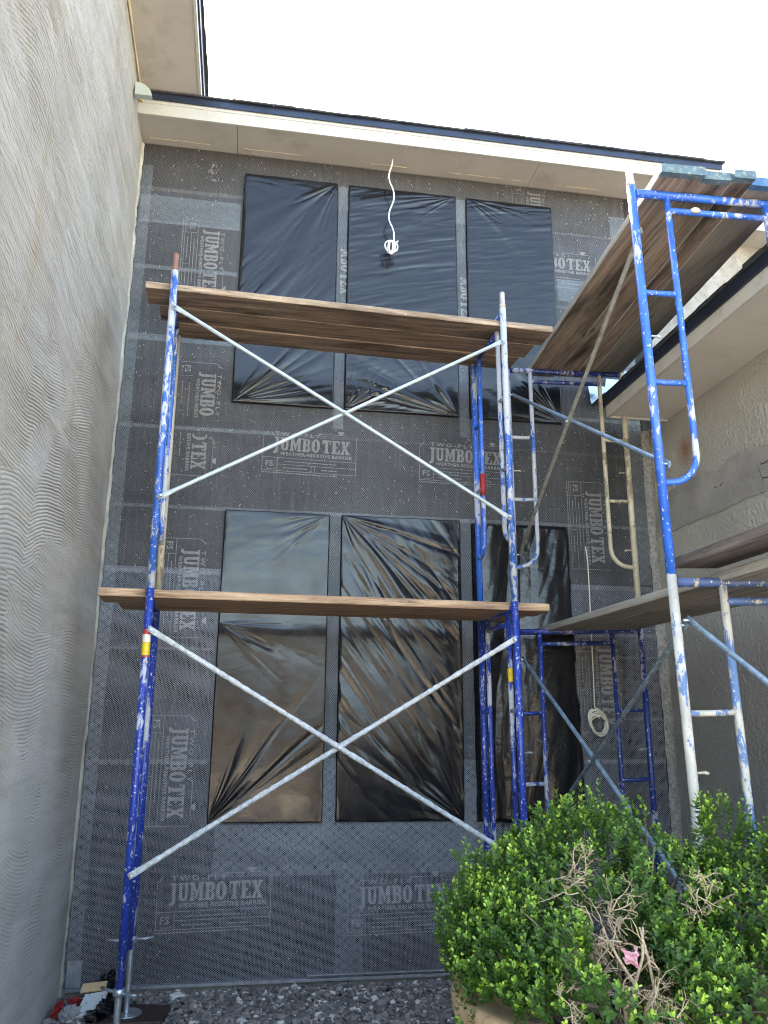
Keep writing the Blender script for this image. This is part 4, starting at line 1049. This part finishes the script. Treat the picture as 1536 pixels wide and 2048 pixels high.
plank(RR, 0.3255, 0.475, -0.135, 2.24, 2.574, 0.043, 'narrow plank second from left on the high right deck, yellowish-teal end', wy, wye, 1, 0.10, E1, 0, 0.012)
plank(RR, 0.4755, 0.592, -0.150, 2.25, 2.573, 0.044, 'third plank of the high right deck beside the dark split', wy, wye, 1, 0.10, E1, 0, 0.0)
plank(RR, 0.5925, 0.835, -0.105, 2.23, 2.572, 0.045, 'right plank of the high right deck with a bright blue end', M['wood_ygrey'], wye, 1, 0.10, E2, 0, 0.0)
plank(RR, 0.225, 0.45, -0.70, 2.34, 0.592, 0.042, 'left plank of the low right deck with a pale grey edge', M['wood_ygrey'], wye, 1, -0.01, None, 0, 0.0)
plank(RR, 0.454, 0.675, -0.75, 2.30, 0.592, 0.042, 'middle plank of the low right deck', M['wood_ygrey'], wye, 1, -0.01)
plank(RR, 0.679, 0.885, -0.72, 2.28, 0.592, 0.042, 'right plank of the low right deck next to the textured wall', M['wood_ygrey'], wye, 1, -0.01)
plank(RR, 0.075, 0.30, -2.4, 0.14, 0.676, 0.048, 'old dark brown plank lying across the near end of the low right deck', M['wood_brown'], M['wood_brown'], 1, 0.02)

# screw jacks
def jack(warp, x, y, ztop, label, ang=0.0, pad=False):
    p = Vector(warp((x, y, ztop))); zb = GZ + (0.05 if pad else 0.02)
    root = empty('screw_jack', (p.x, p.y, zb), label, 'scaffold jack', 'screw jacks under the tower legs'); o = root.location
    n = int((p.z + 0.05 - zb) / 0.009); pts = []; rr = []
    for i in range(n + 1):
        pts += [(p.x, p.y, zb + i * 0.009), (p.x, p.y, zb + i * 0.009 + 0.0045)]; rr += [0.0155, 0.0182]
    MB().tube(pts, rr, 12).build('threaded_rod', M['galv'], root, o)
    mb = MB(); c, s = math.cos(ang), math.sin(ang)
    mb.tube([(p.x, p.y, p.z - 0.035), (p.x, p.y, p.z - 0.028), (p.x, p.y, p.z - 0.006), (p.x, p.y, p.z)], [0.026, 0.03, 0.03, 0.026], 12).build('nut', M['galv'], root, o)
    for sgn in (-1, 1):
        q = [(p.x + sgn * c * t, p.y + sgn * s * t, p.z - 0.018 + zz) for t, zz in ((0.02, 0), (0.07, -0.002), (0.12, 0.004))]
        MB().tube(q, [0.013, 0.011, 0.010], 8, [(1, 0.6)] * 3).build('wing_handle', M['galv'], root, o)
    mb = MB(); mb.tube([(p.x, p.y, zb - 0.006), (p.x, p.y, zb)], 0.085, 4 if not pad else 20).build('base_plate', M['galv'], root, o)
jack(RL, 0, WL, LB + 0.09, 'thin zinc screw jack on the dark pad, rear left foot of the blue tower', 0.15, True)
jack(RL, 0, 0, LB, 'thick zinc screw jack at the bottom left edge, front left foot of the blue tower', 0.9 + math.pi / 2)
jack(RL, BAY, 0, LB, 'screw jack under the centre blue frame, front, behind the bush', 0.4)
jack(RL, BAY, WL, LB, 'screw jack under the centre blue frame, rear, behind the bush', 0.1)
for (x, y, w) in ((0, 0, 'near left'), (WR, 0, 'near right'), (0, BR, 'far left'), (WR, BR, 'far right')):
    jack(RR, x, y, NB, 'screw jack under the %s leg of the right tower, hidden by the bush' % w, 0.5)
# dark pad below the rear left jack
px, py_, _ = RL((0, WL, -1.6))
mb = MB()
mb.hexa([(px - 0.16, py_ - 0.12, GZ - 0.01), (px + 0.20, py_ - 0.13, GZ - 0.01), (px + 0.23, py_ + 0.13, GZ - 0.01), (px - 0.13, py_ + 0.2, GZ - 0.01), (px - 0.16, py_ - 0.12, GZ + 0.042), (px + 0.20, py_ - 0.13, GZ + 0.042), (px + 0.23, py_ + 0.13, GZ + 0.042), (px - 0.13, py_ + 0.2, GZ + 0.042)])
tag(mb.build('wood_pad', M['darkpad'], None, (px, py_, GZ), bevel=0.006), 'dark red-brown wooden pad under the rear left screw jack', 'wood pad')

# ================================================================== CABLES
def cable(name, pts, r, mat, label):
    # Catmull-Rom smoothing
    P = [Vector(p) for p in pts]; out = []
    for i in range(len(P) - 1):
        p0 = P[max(i - 1, 0)]; p1 = P[i]; p2 = P[i + 1]; p3 = P[min(i + 2, len(P) - 1)]
        for t in np.linspace(0, 1, 5, endpoint=False):
            out.append(0.5 * ((2 * p1) + (p2 - p0) * t + (2 * p0 - 5 * p1 + 4 * p2 - p3) * t * t + (-p0 + 3 * p1 - 3 * p2 + p3) * t ** 3))
    out.append(P[-1])
    return MB().tube(out, r, 8).build(name, mat, None, tuple(P[0])), out
X0, Y0 = 0.945, 5.50
p = [(X0, Y0, 4.412), (X0 - 0.005, Y0, 4.36), (X0 - 0.028, Y0, 4.27), (X0 - 0.022, Y0, 4.20), (X0 + 0.008, Y0, 4.12), (X0 + 0.01, Y0, 4.03), (X0 - 0.022, Y0, 3.93), (X0 - 0.026, Y0, 3.85), (X0 + 0.008, Y0, 3.76), (X0 + 0.014, Y0, 3.70), (X0 + 0.012, Y0, 3.655)]
rr3 = random.Random(5)
for k in range(5):
    for a in np.linspace(0, 2 * math.pi, 9, endpoint=False):
        w = 0.050 - k * 0.006 + rr3.uniform(-0.004, 0.004)
        p.append((X0 - 0.008 + w * math.sin(a) * math.cos(k * 0.9), Y0 + w * math.sin(a) * math.sin(k * 0.9), 3.61 + 0.052 * math.cos(a) - 0.003 * k))
p += [(X0 + 0.03, Y0 - 0.01, 3.64), (X0 + 0.045, Y0 - 0.015, 3.655)]
o, _ = cable('hanging_cable', p, 0.0062, M['cable'], '')
tag(o, 'white wavy cable hanging from the soffit with a small tangled loop at its end', 'cable')
X0, Y0 = 2.46, 5.58
p = [(2.467, Y0 + 0.03, 1.275), (2.464, Y0, 1.1), (2.461, Y0, 0.7), (2.458, Y0, 0.35), (2.453, Y0, 0.13), (2.453, Y0, 0.10)]
for k in range(8):
    for a in np.linspace(0, 2 * math.pi, 10, endpoint=False):
        w = 0.062 + rr3.uniform(-0.012, 0.014); hgt = 0.092 + rr3.uniform(-0.012, 0.012) - 0.004 * k
        th = a
        p.append((X0 + w * math.sin(th) + 0.018 * (math.cos(th) - 1) * -0.5, Y0 - 0.004 * k + 0.006 * math.sin(a), 0.0 + hgt * math.cos(th) - 0.005 * k))
p += [(X0 + 0.01, Y0 - 0.04, 0.03), (X0, Y0 - 0.045, 0.02)]
o, _ = cable('coiled_cable', p, 0.0046, M['cable2'], '')
tag(o, 'cream cable hanging straight down to a neat oval coil in front of the lath', 'cable')

# ================================================================== DEBRIS IN THE LEFT CORNER
def crumple(name, c, s, seed, mat, label, cat, amp=0.5, n=28, zmin=None):
    U, V = np.meshgrid(np.linspace(0, 2 * np.pi, n * 2), np.linspace(0.02, np.pi - 0.02, n))
    r = 1 + amp * (np.abs(fbm(U * 1.6 + 5 * np.cos(V), V * 2.2, seed, 4) * 2 - 1) - 0.4)
    r[:, -1] = r[:, 0]
    X = c[0] + s[0] * r * np.sin(V) * np.cos(U); Y = c[1] + s[1] * r * np.sin(V) * np.sin(U); Z = c[2] + s[2] * r * np.cos(V)
    if zmin is not None: Z = np.maximum(Z, zmin)
    me = grid_mesh(name, np.stack([X, Y, Z], -1) - np.array(c), False); me.materials.append(mat)
    return tag(link(name, me, None, c), label, cat)
crumple('plastic_bag', (-0.70, 5.22, GZ + 0.03), (0.11, 0.15, 0.07), 3, M['plastic2'], 'crumpled black plastic bag on the gravel left of the front jack', 'bag', 0.9)
crumple('plastic_bag', (-0.72, 5.50, GZ + 0.06), (0.10, 0.07, 0.10), 8, M['plastic2'], 'crumpled black plastic bag against the foot of the lath behind the carton', 'bag', 0.9)
crumple('red_rag', (-0.985, 5.30, GZ + 0.04), (0.022, 0.16, 0.022), 5, M['red'], 'red rag strewn in the corner along the cement wall foot', 'rag', 1.0)
crumple('red_rag', (-0.90, 5.36, GZ + 0.055), (0.055, 0.022, 0.018), 6, M['red'], 'red rag lying left of the white carton', 'rag', 1.0)
crumple('stone_chunk', (-0.895, 5.22, GZ + 0.03), (0.07, 0.06, 0.05), 7, M['stone'], 'grey mortar chunk among the rubbish in the left corner', 'rubble', 0.5)
crumple('stone_chunk', (-0.56, 4.93, GZ + 0.012), (0.055, 0.045, 0.04), 9, M['stone'], 'grey broken stone beside the front left jack', 'rubble', 0.6)
bx = empty('crushed_carton', (-0.80, 5.26, GZ + 0.03), 'crushed white carton with a tan flap between the rags', 'carton')
o = bx.location
mb = MB(); mb.hexa([(-0.87, 5.18, GZ + 0.02), (-0.735, 5.20, GZ + 0.03), (-0.72, 5.33, GZ + 0.10), (-0.84, 5.31, GZ + 0.09), (-0.87, 5.175, GZ + 0.03), (-0.735, 5.195, GZ + 0.045), (-0.72, 5.325, GZ + 0.115), (-0.84, 5.305, GZ + 0.105)]); mb.build('carton_side', M['cardwhite'], bx, o)
mb = MB(); mb.hexa([(-0.87, 5.31, GZ + 0.108), (-0.735, 5.32, GZ + 0.118), (-0.73, 5.36, GZ + 0.15), (-0.865, 5.35, GZ + 0.142), (-0.87, 5.305, GZ + 0.114), (-0.735, 5.315, GZ + 0.125), (-0.73, 5.355, GZ + 0.157), (-0.865, 5.345, GZ + 0.149)]); mb.build('tan_flap', M['cardtan'], bx, o)

# ================================================================== BUSH IN ITS POT
PCX, PCY, PR, PZ = 1.285, 2.82, 0.575, -0.865
def pot():
    prof = [(0.30, GZ - 0.01), (0.31, GZ + 0.02), (0.42, GZ + 0.25), (0.52, GZ + 0.52), (PR - 0.01, PZ - 0.10), (PR + 0.0, PZ - 0.03), (PR - 0.008, PZ - 0.005), (PR - 0.03, PZ), (PR - 0.11, PZ - 0.012), (PR - 0.15, PZ - 0.03), (PR - 0.165, PZ - 0.07), (0.02, PZ - 0.16)]
    n = 96; A = np.linspace(0, 2 * np.pi, n + 1)
    P = np.array([[(r * math.cos(a) * (1 + 0.004 * math.sin(3 * a)), r * math.sin(a), z - GZ) for a in A] for r, z in prof])
    root = empty('flower_pot', (PCX, PCY, GZ), 'wide round tan clay pot under the boxwood bush', 'pot')
    me = grid_mesh('pot_bowl', P); me.materials.append(M['pot']); link('pot_bowl', me, root)
    MB().tube([(0, 0, PZ - GZ - 0.14), (0, 0, PZ - GZ - 0.11)], PR - 0.19, 32).build('soil', M['dirt'], root)
pot()

def bush():
    root = empty('boxwood_bush', (PCX, PCY, PZ - 0.1), 'big bright green boxwood bush with a patch of dead twigs, in front of the scaffold', 'bush')
    o = np.array(root.location)
    r = np.random.default_rng(11)
    E = [((1.04, 2.86, -0.68), (0.36, 0.42, 0.27)), ((1.24, 2.92, -0.55), (0.31, 0.36, 0.26)), ((0.85, 2.75, -0.70), (0.17, 0.28, 0.19)), ((1.14, 2.56, -0.74), (0.36, 0.28, 0.17)),
         ((1.86, 2.72, -0.66), (0.33, 0.38, 0.30)), ((2.15, 2.80, -0.68), (0.36, 0.40, 0.34)), ((1.62, 2.55, -0.85), (0.40, 0.30, 0.22)), ((0.90, 2.80, -0.83), (0.16, 0.2, 0.10)), ((1.56, 2.95, -0.62), (0.22, 0.3, 0.2)), ((2.05, 2.6, -0.9), (0.3, 0.3, 0.2))]
    # camera-independent exclusions: brace, legs and the dead hollow
    bA = np.array(RR((0.04, BR, 0.40))); bB = np.array(RR((0.04, 0.0, -0.83)))
    legA = np.array(RR((0, 0, 0.5))); legB = np.array(RR((0, 0, -1.5)))
    hol = [((1.06, 2.40, -0.52), 0.10), ((1.13, 2.40, -0.63), 0.12), ((1.05, 2.55, -0.46), 0.08), ((1.18, 2.36, -0.76), 0.105), ((1.40, 2.45, -0.50), 0.08), ((0.90, 2.28, -0.74), 0.05), ((1.15, 2.56, -0.60), 0.10)]
    def seg_d(p, a, b):
        t = np.clip(np.dot(p - a, b - a) / np.dot(b - a, b - a), 0, 1); return np.linalg.norm(p - (a + t * (b - a))), t
    def near_line_of_open(p):
        # the brace stays clear of foliage on its open (south-west) side
        d, t = seg_d(p, bA, bB)
        return d < 0.035
    tips = []
    tries = 0
    while len(tips) < 4700 and tries < 90000:
        tries += 1
        c, s = E[r.integers(len(E))]; c = np.array(c); s = np.array(s)
        d = r.normal(size=3); d /= np.linalg.norm(d)
        if d[2] < -0.55: continue
        p = c + d * s * (0.55 + 0.47 * r.random() ** 0.45) * (0.88 + 0.34 * float(vnoise(d[0] * 3.2 + 40 + c[0] * 9, d[2] * 3.2 + d[1] * 2 + 40, 3)))
        ins = False
        for c2, s2 in E:
            q = (p - np.array(c2)) / np.array(s2)
            if np.dot(q, q) < 0.42: ins = True; break
        if ins: continue
        if any(np.linalg.norm(p - np.array(h)) < hr for h, hr in hol): continue
        if near_line_of_open(p): continue
        if p[2] < -0.80 and p[0] < 1.08: continue
        if seg_d(p, legA, legB)[0] < 0.05: continue
        # keep the open slot between the near shrub face and the brace
        t = (p[1] - 2.3) / max(1e-3, 1)
        dirv = p / np.linalg.norm(p)
        hit = False
        for tt in np.arange(0.55, 0.88, 0.025):
            b = bA + (bB - bA) * tt
            if np.linalg.norm(b) > np.linalg.norm(p) and np.linalg.norm(np.cross(b, dirv)) < 0.045: hit = True
        if hit: continue
        tips.append((p, d, c))
    # upright shoots breaking the outline
    for (x, y, z, n) in ((0.95, 2.8, -0.42, 8), (1.15, 2.75, -0.30, 9), (1.33, 2.8, -0.32, 8), (0.70, 2.7, -0.80, 6), (1.9, 2.7, -0.34, 9), (2.05, 2.7, -0.30, 9), (1.08, 2.8, -0.30, 9), (1.60, 2.75, -0.28, 26), (0.73, 2.75, -0.45, 8), (1.42, 2.95, -0.33, 10), (0.66, 2.75, -0.60, 9), (1.02, 2.8, -0.34, 8), (1.25, 2.9, -0.27, 9), (1.75, 2.8, -0.32, 8)):
        for k in range(n + 3):
            f = k / n
            p = np.array((x + r.normal(0, 0.02), y + r.normal(0, 0.02), z - 0.12 * (1 - f) + 0.03))
            dd = np.array((r.normal(0, 0.5), r.normal(0, 0.5), 1.0)); dd /= np.linalg.norm(dd)
            tips.append((p, dd, p - np.array((0, 0, 0.2))))
    for _ in range(34):
        q0, d0, c0 = tips[r.integers(len(tips) - 200)]
        if d0[2] < 0.1: continue
        hgt = r.uniform(0.05, 0.12); m = int(hgt / 0.013)
        ln = d0 * 0.5 + np.array((r.normal(0, 0.15), r.normal(0, 0.15), 0.9)); ln /= np.linalg.norm(ln)
        for k in range(m):
            dd = ln + r.normal(0, 0.35, 3); dd /= np.linalg.norm(dd)
            tips.append((q0 + ln * hgt * k / m + r.normal(0, 0.008, 3), dd, c0))
    LV = []; LF = []; LS = []; nv = 0
    TW = MB()
    for (p, d, c) in tips:
        g = d * 0.65 + np.array((0, 0, 0.75)) + r.normal(0, 0.28, 3); g /= np.linalg.norm(g)
        L = r.uniform(0.035, 0.085)
        a = p - g * L
        # sprig frame
        u = np.cross(g, (0.3, 0.1, 0.9)); u /= np.linalg.norm(u) + 1e-9; w = np.cross(g, u)
        nl = r.integers(4, 7); clump = float(vnoise(p[0] * 9 + 50, p[2] * 9 + p[1] * 5 + 50, 7)); bright = np.clip(r.random() * 0.6 + clump * 1.2 - 0.40, 0, 1)
        for k in range(nl + 1):
            f = k / nl; base = a + g * L * f
            for side in (0, 1):
                th = k * 1.57 + side * math.pi + r.normal(0, 0.25)
                out = u * math.cos(th) + w * math.sin(th)
                rise = 0.35 + 1.1 * f
                ld = out + g * rise; ld /= np.linalg.norm(ld)
                ll = r.uniform(0.016, 0.025) * (1 - 0.35 * max(0, f - 0.7) / 0.3); lw = ll * r.uniform(0.26, 0.33)
                sd = np.cross(ld, g); sd /= np.linalg.norm(sd) + 1e-9
                nn = np.cross(sd, ld)
                q = [base, base + ld * ll * 0.35 + sd * lw * 0.85 + nn * 0.0015, base + ld * ll * 0.75 + sd * lw * 0.9 + nn * 0.0012, base + ld * ll - nn * 0.001,
                     base + ld * ll * 0.75 - sd * lw * 0.9 + nn * 0.0012, base + ld * ll * 0.35 - sd * lw * 0.85 + nn * 0.0015]
                LV += q; b = nv
                LF += [(b, b + 1, b + 2, b + 3), (b, b + 3, b + 4, b + 5)]; nv += 6
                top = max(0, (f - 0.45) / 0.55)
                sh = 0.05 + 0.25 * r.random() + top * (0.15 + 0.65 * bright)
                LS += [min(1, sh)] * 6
    me = raw_mesh('foliage', np.array(LV) - o, LF, True)
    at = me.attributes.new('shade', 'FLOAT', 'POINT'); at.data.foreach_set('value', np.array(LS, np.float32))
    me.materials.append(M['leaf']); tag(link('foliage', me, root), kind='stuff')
    # woody branches from the soil
    mb = MB()
    for k in range(70):
        c, s = E[k % len(E)]
        st = np.array((PCX + r.normal(0, 0.10), PCY + r.normal(0, 0.10), PZ - 0.13))
        en = np.array(c) + r.normal(0, 0.5, 3) * np.array(s) + (0, 0, 0.06)
        mid = (st + en) / 2 + r.normal(0, 0.05, 3)
        mb.tube([tuple(st), tuple(st * .5 + mid * .5 + r.normal(0, 0.015, 3)), tuple(mid), tuple(mid * .5 + en * .5 + r.normal(0, 0.02, 3)), tuple(en)], [0.010, 0.008, 0.006, 0.004, 0.0025], 6)
    mb.build('branches', M['bark'], root, tuple(o))
    # dead twigs in the hollow: recursive bare forks
    mb = MB()
    def fork(p, d, L, rad, depth):
        n = 3; pts = [p]; q = p.copy(); dd = d.copy()
        for i in range(n):
            dd = dd + r.normal(0, 0.22, 3); dd /= np.linalg.norm(dd); q = q + dd * L / n; pts.append(q.copy())
        mb.tube([tuple(v) for v in pts], [rad, rad * 0.9, rad * 0.8, rad * 0.65], 5)
        if depth:
            for _ in range(r.integers(2, 4)):
                k = r.integers(1, 4)
                e = dd + r.normal(0, 0.75, 3); e[1] -= 0.15; e /= np.linalg.norm(e)
                fork(pts[k], e, L * r.uniform(0.55, 0.8), rad * 0.62, depth - 1)
    for (h, hr) in hol[:6]:
        for k in range(13 if hr > 0.1 else 7):
            p = np.array(h) + r.normal(0, 0.35, 3) * hr + (0, 0.06, -0.3 * hr)
            d = r.normal(0, 1, 3) * (1, 0.5, 0.9) + (0, -0.2, 0.5); d /= np.linalg.norm(d)
            fork(p, d, hr * 0.62, 0.0021, 3)
    # thick bare stems rising through the hollow
    for (x, dx) in ((1.20, -0.10), (1.24, -0.04), (1.16, 0.03)):
        mb.tube([(x, 2.62, PZ - 0.1), (x + dx * .5, 2.52, -0.83), (x + dx * .2, 2.49, -0.77), (x + dx * .9, 2.46, -0.68), (x + dx * 1.3, 2.47, -0.60)], [0.0075, 0.0065, 0.0055, 0.0045, 0.003], 7)
    mb.build('dead_twigs', M['twig'], root, tuple(o))
    # scrap of pink paper caught in the twigs
    n = 10
    U, V = np.meshgrid(np.linspace(-1, 1, n), np.linspace(-1, 1, n))
    P = np.stack([1.085 + 0.018 * U + 0.01 * (fbm(U * 3, V * 3, 5) - 0.5), 2.30 + 0.07 * (fbm(U * 2.8, V * 2.8, 3) - 0.5) + 0.02 * U * U, -0.635 + 0.020 * V * (1 + 0.3 * np.sin(U * 3))], -1)
    me = grid_mesh('pink_scrap', P - np.array((1.085, 2.30, -0.635)), False); me.materials.append(M['pink'])
    tag(link('pink_scrap', me, None, (1.085, 2.30, -0.635)), 'pink paper scrap caught among the dead twigs of the bush', 'paper scrap')
bush()

# ================================================================== ACROSS THE DRIVE (mirrored in the plastic)
def neighbour():
    root = empty('neighbour_garage', (2, -13, GZ), 'tan garage with a grey roof across the drive, behind the camera', 'building'); o = root.location
    w = mat_plain('tan_siding', (0.042, 0.032, 0.024), 0.8, 0.1, 1.5, 0.1)
    for k in range(14):
        MB().hexa([(-9, -13.35, GZ + 0.2 * k), (14, -13.35, GZ + 0.2 * k), (14, -13.0 , GZ + 0.2 * k), (-9, -13.0, GZ + 0.2 * k), (-9, -13.35, GZ + 0.2 * k + 0.197), (14, -13.35, GZ + 0.2 * k + 0.197), (14, -13.03, GZ + 0.2 * k + 0.197), (-9, -13.03, GZ + 0.2 * k + 0.197)]).build('siding_board', w, root, o)
    MB().hexa([(-9.4, -18, 1.2), (14.4, -18, 1.2), (14.4, -12.6, 1.2), (-9.4, -12.6, 1.2), (-9.4, -18, 2.6), (14.4, -18, 2.6), (14.4, -12.6, 1.28), (-9.4, -12.6, 1.28)]).build('roof', M['shingle'], root, o)
    for x in (-6, 0.5, 7):
        MB().box(x, x + 4.5, -12.99, -12.95, GZ, 0.6).build('garage_door', mat_plain('door_paint', (0.06, 0.049, 0.04), 0.6, 0.05, 2, 0), root, o)
neighbour()
